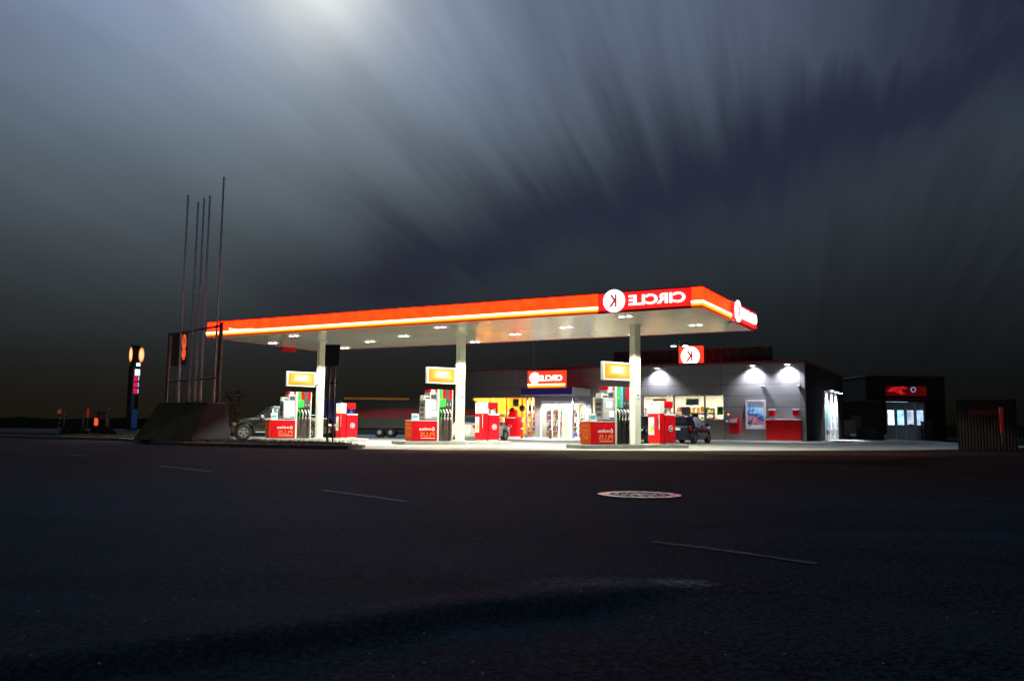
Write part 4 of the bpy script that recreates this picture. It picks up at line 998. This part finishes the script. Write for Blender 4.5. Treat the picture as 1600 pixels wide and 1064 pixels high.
rs = thing('round_road_sign', 'round orange brown road sign on black white banded post', 'road sign', (-32.05, 60, 0))
mb = MB()
for k in range(9): mb.tube([(0,0,.17*k),(0,0,.17*k+.17)], .035, 8, k % 2)
mb.build('post', [M['white'], M['black']], rs)
MB().disc((0,-.04,1.56), .17, -.03, 'y', 20).build('disc', emi('faint orange disc', (.22,.06,.02), .5), rs); MB().ring((0,-.041,1.56), .17,.20,-.034,'y',20).build('border', M['redsteel'], rs)
for x, h, lb in ((-31.72,1.38,'plain grey post next to the round road sign'),(-30.35,1.45,'thin grey post next to the red headed post')):
    p = thing('thin_post', lb, 'post', (x, 60, 0), 0, 'thin posts at the left roadside'); MB().tube([(0,0,0),(0,0,h)], .04, 8).ball((0,0,h), .045,.045,.03,8).build('shaft', M['grey'], p); MB().disc((0,0,0), .1, .03, 'z', 12).build('foot', M['dark_steel'], p)
rh = thing('small_road_sign', 'small dim red headed sign on a thin post', 'road sign', (-30.05, 60, 0))
MB().tube([(0,0,0),(0,0,1.2)], .03, 8).build('post', M['grey'], rh); MB().box(-.09,.09,-.05,-.02,1.2,1.78).build('plate', emi('dim red plate', (.30,.02,.012), .5), rh, .02)
bd = thing('notice_board', 'brown notice board between two square posts', 'board', (-28.95, 60, 0))
MB().box(-.36,.22,-.04,.04,1.05,1.62).build('panel', mat('dull brown board', (.14,.085,.045), .6, var=.2), bd, .01); MB().box(.221,.42,-.1,.1,0,1.85).build('post', M['grey'], bd, .01); MB().box(-.44,-.365,-.05,.05,0,1.65).build('post', M['dark_steel'], bd, .01)
ln = thing('orange_lantern', 'glowing orange marker lantern before the notice board', 'lantern', (-29.2, 59.5, 0))
MB().tube([(0,0,0),(0,0,.62)], .025, 8).build('post', M['grey'], ln); MB().prism([(-.13,.62),(.13,.62),(.13,1.0),(.05,1.14),(-.13,1.14)], -.04, .04).build('lamp_panel', M['lantern'], ln, .02)
for x, lb in ((-27.2,'low round bush left of the notice board foot'),(-25.4,'low round bush before the notice board')):
    bs = thing('low_bush', lb, 'bush', (x, 52.5, 0), 0, 'low bushes at the roadside')
    mb = MB()
    for _ in range(1300):
        u = Vector((random.gauss(0,1),random.gauss(0,1),abs(random.gauss(0,1)))).normalized(); k = random.uniform(.6,1)*(1+.12*math.sin(u.x*9)); c = Vector((u.x*.85,u.y*.6,u.z*.5+.05))*k
        a_ = random.uniform(0,6.28); r = random.uniform(.03,.07); v = [c+Vector((r*math.cos(a_+q), random.uniform(-.03,.03), r*math.sin(a_+q))) for q in (0,1.6,3.1,4.7)]
        mb._f([mb.bm.verts.new(p) for p in v])
    mb.build('foliage', mat('brownish bush leaves', (.06,.045,.03), .8, var=.4), bs, normals=False)

# ------------------------------------------------------------------ grey trailer and blue container
tr = thing('box_trailer', 'long grey box trailer with a broad red stripe', 'trailer', (-11.35, 58, 0), R(3))
M['trailer'] = mat('dull grey trailer side', (.05,.058,.058), .6, var=.12, scale=1.2)
MB().box(0,9.0,0,2.4,.62,1.30).box(0,9.0,0,2.4,1.98,2.52).build('body', M['trailer'], tr, .02)
MB().box(0,9.0,0.003,2.397,1.3005,1.9795).build('stripe', mat('deep red stripe', (.27,.006,.02), .6, var=.1), tr)
MB().box(-.04,9.04,-.05,2.45,2.521,2.58).build('roof_rail', mat('ochre roof rail', (.10,.055,.01), .5, var=.2), tr, .01)
MB().box(-.3,4.2,1.0,1.1,2.60,2.74).build('roof_strip', emi('dim amber roof strip', (.5,.24,.03), .22, .4, 2), tr)
mb = MB()
for k in range(9): mb.box(.9+.95*k,.94+.95*k,-.02,-.001,.62,2.5)
mb.build('side_post', M['trailer'], tr)
MB().box(.2,8.8,.3,2.1,.42,.619).build('chassis', M['black'], tr)
for x in (2.3, 3.05):
    for y in (.02, 2.1):
        w_ = MB().lathe([(.16,0),(.16,.02),(.30,0),(.345,.05),(.345,.23),(.30,.28),(.0,.28)], (x,y,.345), 'y', 24).build('wheel', M['tyre'], tr)
        MB().disc((x,y+.02,.345), .15, .02, 'y', 16).build('rim', M['grey'], w_)
MB().box(6.2,7.4,-.12,-.02,.28,.48).build('side_bumper', M['lgrey'], tr, .02)
bc = thing('blue_container', 'blue sloped top container beside the trailer', 'container', (-12.9, 56.5, 0), R(5))
MB().prism([(-.4,.25),(1.55,.25),(1.7,1.9),(1.35,2.45),(.35,2.55),(-.2,1.9)], 0, 1.4).build('body', M['bluebox'], bc, .03)
MB().box(-.3,1.5,.1,1.3,0,.249).build('skid', M['black'], bc)
MB().box(.3,1.3,-.03,-.002,1.3,1.75).build('hatch', M['navy'], bc, .01)

# ------------------------------------------------------------------ cars
def lerpt(tab, x):
    if x <= tab[0][0]: return tab[0][1]
    for (a, p), (b, q) in zip(tab, tab[1:]):
        if x <= b:
            t = (x-a)/(b-a); t = t*t*(3-2*t)*.5+t*.5; return p+(q-p)*t
    return tab[-1][1]
def make_car(name, label, loc, rz, L, hw, belt, roof, wheels, wr, paint, zbot=.24, glass_x=None, ws=None, rw=None, pickup=None, plan=None):
    """local x forward, y left, z up; belt and roof are height tables along x"""
    c = thing(name, label, 'car', loc, rz)
    plan = plan or [(-L/2,.82),(-L/2+.25,.95),(-L/2+.9,1),(L/2-.9,1),(L/2-.3,.92),(L/2,.74)]
    def sec(x):
        h = hw*lerpt(plan, x); zb = zbot; zk = lerpt(belt, x); zr = max(lerpt(roof, x), zk); g = min(1, (zr-zk)/.35)
        for xw in wheels:
            R_ = wr+.055
            if abs(x-xw) < R_: zb = max(zb, wr+math.sqrt(R_*R_-(x-xw)**2))
        top = h*(.90-.16*g)
        z1 = min(zb+.12, zk-.06)
        return [(0,zb),(h*.90,zb),(h*.985,z1),(h*1.0,z1+(zk-z1)*.45),(h*.985,zk-.07),(h*.95,zk),(h*.95+(top-h*.95)*.5,zk+(zr-zk)*.5),(top+.01*g,zr-.07*g),(top*.86,zr-.012),(0,zr+.018)], h, zk, zr, top
    xs = sorted(set([round(-L/2+i*L/90, 4) for i in range(91)]+[round(xw+s*(wr+.055)*math.cos(a), 4) for xw in wheels for s in (1,-1) for a in (0,.05,.15,.3)]))
    mb = MB(); rows = []
    for x in xs:
        p, *_ = sec(x)
        rows.append([mb.bm.verts.new((x,y,z)) for y, z in p]+[mb.bm.verts.new((x,-y,z)) for y, z in p[-2:0:-1]])
    n = len(rows[0])
    for A, B in zip(rows, rows[1:]):
        for k in range(n): mb._f([A[k],A[(k+1)%n],B[(k+1)%n],B[k]], 0, True)
    mb._f(rows[0][::-1]); mb._f(rows[-1])
    body = mb.build('body', paint, c, sharp=38)
    # dark underbody and inner arches
    MB().box(-L/2+.25, L/2-.3, -hw*.72, hw*.72, .19, .55).build('underbody', M['black'], c)
    for xa, xb in (glass_x or []):
        for s in (1,-1):
            g = MB(); prev = None; m = 10
            for i in range(m+1):
                x = xa+(xb-xa)*i/m; p, h, zk, zr, top = sec(x)
                lo, hi = Vector((h*.95, zk)), Vector((top+.01, zr-.07))
                if hi.y-lo.y < .10: hi = lo+Vector((-.004,.10))
                q0, q1 = lo+(hi-lo)*.10, lo+(hi-lo)*.92
                cur = [g.bm.verts.new((x, s*(q.x+.012), q.y+.003)) for q in (q0,q1)]
                if prev: g._f([prev[0],prev[1],cur[1],cur[0]], 0, True)
                prev = cur
            g.build('window', M['glass_dark'], c)
    for nm, rg in (('windscreen', ws), ('rear_window', rw)):
        if not rg: continue
        g = MB(); prev = None
        for i in range(9):
            x = rg[0]+(rg[1]-rg[0])*i/8; p, h, zk, zr, top = sec(x); off = .014 if nm == 'windscreen' else -.014
            cur = [g.bm.verts.new((x+off, y*top*.86, zr-.012+.03*(1-y*y)+.012)) for y in (-1,-.5,0,.5,1)]
            if prev:
                for k in range(4): g._f([prev[k],prev[k+1],cur[k+1],cur[k]], 0, True)
            prev = cur
        g.build(nm, M['glass_dark'], c)
    for xw in wheels:
        for s in (1,-1):
            y = s*(hw-.20)
            prof = [(wr*.62,.0),(wr*.66,.03),(wr*.9,.035),(wr,.0),(wr,-.17),(wr*.9,-.2),(wr*.3,-.2)]
            w = MB().lathe([(r,-a*s*-1 if False else a*s) for r, a in prof], (xw, y+s*.17, wr), 'y', 32).build('wheel', M['tyre'], c)
            rm = MB().lathe([(wr*.62,.0),(wr*.56,.012*s),(wr*.53,-.05*s)], (xw,y+s*.17,wr), 'y', 28)
            for k in range(5):
                a = 2*math.pi*k/5+.3; ca, sa = math.cos(a), math.sin(a); r0, r1, hw_ = wr*.08, wr*.56, wr*.085
                yy = y+s*.17
                P = [(xw+ca*r-sa*t*q, yy+o*s, wr+sa*r+ca*t*q) for o in (0.0,-.03) for r, t, q in ((r0,hw_,1),(r0,hw_,-1),(r1,hw_*1.5,-1),(r1,hw_*1.5,1))]
                V = [rm.bm.verts.new(p) for p in P]
                for q in ((0,1,2,3),(4,7,6,5),(0,4,5,1),(1,5,6,2),(2,6,7,3),(3,7,4,0)): rm._f([V[i] for i in q])
            rm.disc((xw, yy+.0, wr), wr*.14, .02*s, 'y', 14)
            rm.build('rim', M['rim'], w)
            MB().disc((xw, y+s*.10, wr), wr*.6, -.04*s, 'y', 20).build('brake_disc', M['dgrey'], w)
    return c, body, sec
def panel_on_side(c, sec, name, m, x0, x1, f0, f1, off=.012, sides=(1,-1)):
    """a thin panel on the flank: f is the height fraction between sill and belt"""
    for s in sides:
        g = MB(); prev = None
        for i in range(7):
            x = x0+(x1-x0)*i/6; p, h, zk, zr, top = sec(x); z1 = p[2][1]
            def at(f):
                z = z1+(zk-z1)*f; y = h*(1.0-.02*abs(f-.45)/.45); return y, z
            cur = []
            for f in (f0, (f0+f1)/2, f1):
                y, z = at(f); cur.append(g.bm.verts.new((x, s*(y+off), z)))
            if prev:
                for k in range(2): g._f([prev[k],prev[k+1],cur[k+1],cur[k]], 0, True)
            prev = cur
        g.build(name, m, c)
def end_lamp(c, sec, name, m, x, y0, y1, z0, z1, front, wrap=.22):
    sgn = 1 if front else -1
    for s in (1,-1):
        p, h, zk, zr, top = sec(x-sgn*.02); q = sec(x-sgn*wrap)[1]
        pts = [(x+sgn*.012, s*y0), (x+sgn*.002, s*y1*.98), (x-sgn*wrap, s*(q*1.0+.014)), (x-sgn*wrap, s*(q-.08)), (x-sgn*.08, s*y0)]
        MB().prism(pts, z0, z1, 'xy').build(name, m, c, .012)
def mirrors(c, x, y, z, m):
    for s in (1,-1): MB().box(x-.09,x+.07,s*(y+.02) if s>0 else s*(y+.22),s*(y+.22) if s>0 else s*(y+.02),z,z+.15).build('mirror', m, c, .03)

def paint(name, col, metal=.4):
    return mat(name, col, .22, metal, var=.03, coat=.8)
# pickup seen from its left front
L = 5.15
truck, body, sec = make_car('pickup_truck', 'dark green black pickup with silver wheels beyond the left pump', (-12.15, 43.6, .006), R(180+22), L, .92,
    [(-L/2,1.08),(-1.0,1.10),(-.9,1.10),(.75,1.10),(1.3,1.10),(2.0,1.02),(2.4,.88),(L/2,.72)],
    [(-L/2,1.08),(-1.05,1.10),(-.92,1.66),(-.3,1.73),(.25,1.70),(1.12,1.12),(1.3,1.10),(2.0,1.02),(2.4,.88),(L/2,.72)], (-1.55, 1.62), .385, paint('dark green black paint', (.017,.022,.020)), .34,
    [(-.78,-.02),(.04,.62)], (.32,1.08), None)
MB().box(-2.52,-1.0,-.80,.80,1.095,1.14).build('bed_cover', mat('pale bed cover', (.30,.33,.34), .35, .2), truck, .03)
panel_on_side(truck, sec, 'belt_line', M['chrome'], -.95, .72, 1.0, 1.02, .006)
panel_on_side(truck, sec, 'side_step', M['lgrey'], -1.0, 1.05, -.12, -.04, .03)
end_lamp(truck, sec, 'headlight', M['lens'], 2.45, .42, .70, .74, .92, True, .34)
end_lamp(truck, sec, 'indicator', M['amber'], 2.44, .62, .76, .72, .88, True, .40)
end_lamp(truck, sec, 'taillight', M['tail'], -2.57, .62, .78, .70, 1.05, False, .10)
MB().box(2.36,2.62,-.72,.72,.42,.66).build('bumper', M['dgrey'], truck, .05)
MB().box(-2.70,-2.50,-.74,.74,.42,.62).build('bumper', M['chrome'], truck, .04)
MB().box(2.55,2.60,-.38,.38,.68,.84).build('grille', M['chrome'], truck, .02)
mirrors(truck, .78, .90, 1.10, M['chrome'])
for s in (1,-1): MB().box(-.60,-.40,s*.915-.012,s*.915+.012,.98,1.02).build('door_handle', M['chrome'], truck, .006)
# silver car at the middle island
L = 4.4
AZ = math.atan2(NY.y, NY.x)
silver, body, sec = make_car('silver_saloon', 'beige silver saloon with red tail lamp behind the middle island', (-1.72, 48.2, .006), AZ-R(1), L, .86,
    [(-L/2,.90),(-1.6,.96),(.9,.92),(1.6,.84),(2.0,.74),(L/2,.58)],
    [(-L/2,.90),(-1.75,.97),(-1.0,1.36),(-.2,1.43),(.35,1.38),(1.05,.93),(1.6,.84),(2.0,.74),(L/2,.58)], (-1.32, 1.36), .31, paint('beige silver paint', (.72,.68,.63), .2), .22,
    [(-1.05,-.3),(-.24,.55)], (.42,1.0), (-1.68,-1.05))
end_lamp(silver, sec, 'taillight', M['tail'], -2.19, .46, .69, .66, .86, False, .24)
end_lamp(silver, sec, 'headlight', M['lens'], 2.14, .38, .62, .54, .68, True, .3)
MB().box(-2.28,-2.1,-.70,.70,.30,.50).build('bumper', body.data.materials[0], silver, .05)
MB().box(-2.225,-2.20,-.26,.26,.66,.77).build('number_plate', M['plate'], silver, .004)
mirrors(silver, .62, .82, .92, M['dgrey'])
# navy hatchback
L = 4.15
hatch, body, sec = make_car('navy_hatchback', 'navy blue hatchback parked beside the red bin near the counter', (9.62, 46.15, .006), AZ, L, .84,
    [(-L/2,.92),(-1.5,.95),(.8,.90),(1.5,.83),(1.9,.72),(L/2,.58)],
    [(-L/2,.92),(-1.98,1.05),(-1.70,1.40),(-.9,1.47),(0,1.45),(.3,1.40),(1.05,.91),(1.5,.83),(1.9,.72),(L/2,.58)], (-1.26, 1.30), .30, paint('navy blue paint', (.008,.013,.032)), .22,
    [(-1.55,-.75),(-.68,.42)], (.4,1.0), (-1.99,-1.74))
end_lamp(hatch, sec, 'taillight', M['tail'], -2.06, .50, .68, .66, .92, False, .22)
end_lamp(hatch, sec, 'headlight', M['lens'], 2.02, .38, .60, .54, .70, True, .3)
MB().box(-2.14,-1.98,-.68,.68,.28,.52).build('bumper', body.data.materials[0], hatch, .05)
MB().box(-2.10,-2.07,-.26,.26,.70,.81).build('number_plate', M['plate'], hatch, .004)
panel_on_side(hatch, sec, 'side_trim', M['lgrey'], -1.0, .95, .30, .34, .008)
mirrors(hatch, .62, .80, .90, body.data.materials[0])
# dark estate facing the camera behind the near column
L = 4.4
estate, body, sec = make_car('dark_estate', 'nearly black estate car facing out behind the nearest column', (6.75, 45.6, .006), AZ+R(180+12), L, .87,
    [(-L/2,.94),(-1.5,.97),(.9,.93),(1.6,.86),(2.0,.76),(L/2,.60)],
    [(-L/2,.94),(-2.0,1.05),(-1.75,1.42),(-.9,1.48),(.2,1.44),(1.05,.94),(1.6,.86),(2.0,.76),(L/2,.60)], (-1.32, 1.38), .31, paint('black green paint', (.007,.010,.011)), .22,
    [(-1.65,-.85),(-.75,.45)], (.3,1.0), (-2.0,-1.8))
end_lamp(estate, sec, 'headlight', M['lens'], 2.14, .36, .64, .58, .74, True, .34)
MB().box(2.05,2.26,-.66,.66,.26,.48).build('bumper', body.data.materials[0], estate, .05)
MB().box(2.20,2.24,-.34,.34,.56,.66).build('grille', M['dgrey'], estate, .01)
mirrors(estate, .66, .83, .93, body.data.materials[0])
# black car in front of the trailer
L = 4.2
bcar, body, sec = make_car('black_hatchback', 'black car half hidden by the left litter bin before the trailer', (-12.3, 55.0, .006), R(14), L, .85,
    [(-L/2,.92),(-1.5,.95),(.9,.92),(1.5,.86),(1.9,.76),(L/2,.60)],
    [(-L/2,.92),(-1.95,1.05),(-1.7,1.36),(-.8,1.44),(.2,1.40),(1.0,.93),(1.5,.86),(1.9,.76),(L/2,.60)], (-1.28, 1.32), .31, paint('black paint', (.006,.005,.005)), .22,
    [(-1.55,-.75),(-.68,.42)], (.3,.95), (-1.95,-1.74))
end_lamp(bcar, sec, 'headlight', M['lens'], 2.05, .36, .60, .58, .72, True, .3)
panel_on_side(bcar, sec, 'side_trim', M['amber'], .2, 1.0, .62, .66, .008)
mirrors(bcar, .62, .81, .92, body.data.materials[0])

# ------------------------------------------------------------------ low dark ridge added to cover the pale horizon
from mathutils import noise as mn
def added_ridge():
    V, F = [], []; n = 220
    for i in range(n+1):
        az = R(-75+150*i/n); h = 2.0+.8*mn.noise((i*.045,1.7,0))+.5*mn.noise((i*.21,5.1,0))+.3*mn.noise((i*.7,2.2,0))
        h *= 1+.5*max(0, math.sin(az))
        for d, k in ((135,0),(150,.6),(172,.85),(200,1),(300,0)):
            V.append((d*math.sin(az), d*math.cos(az), h*k*1.0-.05+.4*mn.noise((i*.9,d,0))*k))
    for i in range(n):
        for k in range(4): a = i*5+k; F.append((a,a+1,a+6,a+5))
    me = bpy.data.meshes.new('added_ridge'); me.from_pydata(V, [], F); me.materials.append(mat('dark added ridge', (.012,.013,.008), .95, var=.4, scale=.3, spec=0))
    o = bpy.data.objects.new('added_ridge', me); COL.objects.link(o); struct(o)
added_ridge()

# ------------------------------------------------------------------ night sky, moon and camera
CAM_P, CAM_R, CAM_F = .103, .0098, 1314.65
MOON_AZ, MOON_EL = R(-13.8), R(28.6)
moon_dir = Vector((math.sin(MOON_AZ)*math.cos(MOON_EL), math.cos(MOON_AZ)*math.cos(MOON_EL), math.sin(MOON_EL)))
def world():
    w = bpy.data.worlds.new('World'); S.world = w; w.use_nodes = True; N = w.node_tree.nodes; L = w.node_tree.links
    bg = N['Background']; bg.inputs['Strength'].default_value = 1.0
    def ma(op, a, b=None, clamp=False): return mth(N, L, op, a, b, clamp)
    tc = N.new('ShaderNodeTexCoord'); d = tc.outputs['Generated']
    sp = N.new('ShaderNodeSeparateXYZ'); L.new(d, sp.inputs[0]); X, Y, Z = sp.outputs
    az = ma('MULTIPLY', ma('ARCTAN2', X, Y), 180/math.pi)
    el = ma('MULTIPLY', ma('ARCSINE', Z), 180/math.pi)
    # cloud deck drifting towards azimuth 18 degrees and drawn out along great circles by the long exposure
    va, ve = R(18.5), R(-9)
    fwd = Vector((math.sin(va)*math.cos(ve), math.cos(va)*math.cos(ve), math.sin(ve))); rgt = fwd.cross(Vector((0,0,1))).normalized(); upv = rgt.cross(fwd)
    def dot(vec):
        n = N.new('ShaderNodeVectorMath'); n.operation = 'DOT_PRODUCT'; L.new(d, n.inputs[0]); n.inputs[1].default_value = vec; return n.outputs['Value']
    cr = ma('ARCTAN2', dot(rgt), dot(upv)); al = ma('ARCCOSINE', ma('MINIMUM', dot(fwd), .99999))
    def streak(fc, fa, seed, detail=4, rough=.5):
        c = N.new('ShaderNodeCombineXYZ'); L.new(ma('MULTIPLY', cr, fc), c.inputs[0]); L.new(ma('MULTIPLY', al, fa), c.inputs[1]); c.inputs[2].default_value = seed
        n = N.new('ShaderNodeTexNoise'); n.inputs['Scale'].default_value = 1; n.inputs['Detail'].default_value = detail; n.inputs['Roughness'].default_value = rough; L.new(c.outputs[0], n.inputs['Vector']); return n.outputs['Fac']
    s1 = streak(11.0, 3.6, 1.3, 3); s2 = streak(34.0, 4.5, 5.1, 3, .5); s3 = streak(3.0, 3.0, 9.2, 2)
    st = ma('ADD', ma('MULTIPLY', s1, .6), ma('ADD', ma('MULTIPLY', s2, .25), ma('MULTIPLY', s3, .45)))   # mean about .65
    stc = ma('SUBTRACT', st, .65)
    # brightness of the moonlit deck with height
    r = N.new('ShaderNodeValToRGB'); r.color_ramp.interpolation = 'B_SPLINE'; e = r.color_ramp.elements; L.new(ma('DIVIDE', el, 60.0, True), r.inputs['Fac'])
    e[0].position = 0; e[0].color = (.0022,.0023,.0019,1); e[1].position = 1; e[1].color = (.10,.12,.16,1)
    for deg, c in ((2.5,(.0030,.0034,.0030)),(5.5,(.0120,.0150,.0152)),(10,(.034,.043,.047)),(16,(.092,.124,.147)),(21,(.165,.215,.295)),(27,(.25,.32,.48)),(38,(.20,.25,.35))):
        k = e.new(deg/60); k.color = list(c)+[1]
    # fades away from the moon
    fall = ma('POWER', 2.718, ma('MULTIPLY', ma('POWER', ma('DIVIDE', ma('ADD', az, 22), 25.0), 2), -1.0))
    fall = ma('ADD', ma('MULTIPLY', fall, .71), .29)
    # the clear gap running across
    dl = ma('SUBTRACT', el, ma('ADD', ma('MULTIPLY', az, .285), 12.4))
    dl = ma('ADD', dl, ma('MULTIPLY', stc, 10.0))
    up = ma('POWER', 2.718, ma('MULTIPLY', ma('POWER', ma('DIVIDE', ma('MAXIMUM', dl, 0), 5.0), 2), -1))
    lo = ma('POWER', 2.718, ma('MULTIPLY', ma('POWER', ma('DIVIDE', ma('MINIMUM', dl, 0), 3.5), 2), -1))
    gap = ma('MULTIPLY', up, lo)
    leftfade = ma('MULTIPLY', ma('ADD', az, 19.0), 1/10.0, True)
    gap = ma('MULTIPLY', gap, leftfade)
    # second dark patch toward the upper right
    up2 = ma('MULTIPLY', ma('SUBTRACT', ma('ADD', az, ma('MULTIPLY', stc, 22)), 17.0), 1/14.0, True)
    up2 = ma('MULTIPLY', up2, ma('MULTIPLY', ma('ADD', dl, 1.0), 1/3.0, True))
    gap = ma('MAXIMUM', gap, ma('MULTIPLY', up2, .97))
    mod = ma('ADD', 1.0, ma('MULTIPLY', stc, ma('ADD', .55, ma('MULTIPLY', ma('ADD', az, 20.0), .022, True))))
    mod = ma('MAXIMUM', mod, .25)
    lum = ma('MULTIPLY', ma('MULTIPLY', fall, mod), ma('SUBTRACT', 1.0, ma('MULTIPLY', gap, .95)))
    v = N.new('ShaderNodeVectorMath'); v.operation = 'SCALE'; L.new(r.outputs['Color'], v.inputs[0]); L.new(lum, v.inputs['Scale'])
    # moon behind the cloud
    dt = N.new('ShaderNodeVectorMath'); dt.operation = 'DOT_PRODUCT'; nrm = N.new('ShaderNodeVectorMath'); nrm.operation = 'NORMALIZE'; L.new(d, nrm.inputs[0]); L.new(nrm.outputs[0], dt.inputs[0]); dt.inputs[1].default_value = moon_dir
    ang = ma('MULTIPLY', ma('ARCCOSINE', ma('MINIMUM', dt.outputs['Value'], .999999)), 180/math.pi)
    def gl(wd, k): return ma('MULTIPLY', ma('POWER', 2.718, ma('MULTIPLY', ma('POWER', ma('DIVIDE', ang, wd), 2), -1)), k)
    def addc(vec, s, col):
        sc = N.new('ShaderNodeVectorMath'); sc.operation = 'SCALE'; sc.inputs[0].default_value = col; L.new(s, sc.inputs['Scale'])
        ad = N.new('ShaderNodeVectorMath'); ad.operation = 'ADD'; L.new(vec, ad.inputs[0]); L.new(sc.outputs[0], ad.inputs[1]); return ad.outputs[0]
    c = addc(v.outputs[0], gl(3.7, .46), (1.0,.96,.72))
    c = addc(c, ma('MULTIPLY', gl(8.5, .15), mod), (1.0,1.0,.76))
    # clear moonlit sky in the gap
    sky = N.new('ShaderNodeTexSky'); sky.sky_type = 'NISHITA'; sky.sun_disc = False; sky.sun_elevation = MOON_EL; sky.sun_rotation = MOON_AZ
    skys = N.new('ShaderNodeVectorMath'); skys.operation = 'SCALE'; L.new(sky.outputs[0], skys.inputs[0]); skys.inputs['Scale'].default_value = .0004
    c = addc(c, ma('MULTIPLY', ma('MULTIPLY', ma('DIVIDE', el, 14.0, True), .016), ma('ADD', gap, .25)), (.75,.95,1.95))
    ad = N.new('ShaderNodeVectorMath'); ad.operation = 'ADD'; L.new(c, ad.inputs[0]); L.new(skys.outputs[0], ad.inputs[1])
    L.new(ad.outputs[0], bg.inputs['Color'])
world()
ml = bpy.data.lights.new('moon', 'SUN'); ml.energy = .55; ml.angle = R(5); ml.color = (.42,.70,1.0)
mo = bpy.data.objects.new('moon', ml); COL.objects.link(mo); mo.rotation_euler = (-moon_dir).to_track_quat('-Z', 'Y').to_euler()

cam = bpy.data.cameras.new('camera'); cam.sensor_width = 36; cam.lens = 36*CAM_F/1600; cam.clip_end = 3000; cam.clip_start = .05
co = bpy.data.objects.new('camera', cam); COL.objects.link(co); S.camera = co
co.matrix_world = Matrix.Translation((0,0,.757)) @ Matrix.Rotation(math.pi/2+CAM_P, 4, 'X') @ Matrix.Rotation(CAM_R, 4, 'Z')
S.view_settings.view_transform = 'Standard'; S.view_settings.look = 'None'; S.view_settings.exposure = 0; S.view_settings.gamma = 1
S.render.engine = 'CYCLES'
cy = S.cycles; cy.use_denoising = True; cy.max_bounces = 6; cy.diffuse_bounces = 3; cy.glossy_bounces = 3; cy.transparent_max_bounces = 8
cy.sample_clamp_indirect = 6; cy.use_adaptive_sampling = False; cy.caustics_reflective = False; cy.caustics_refractive = False
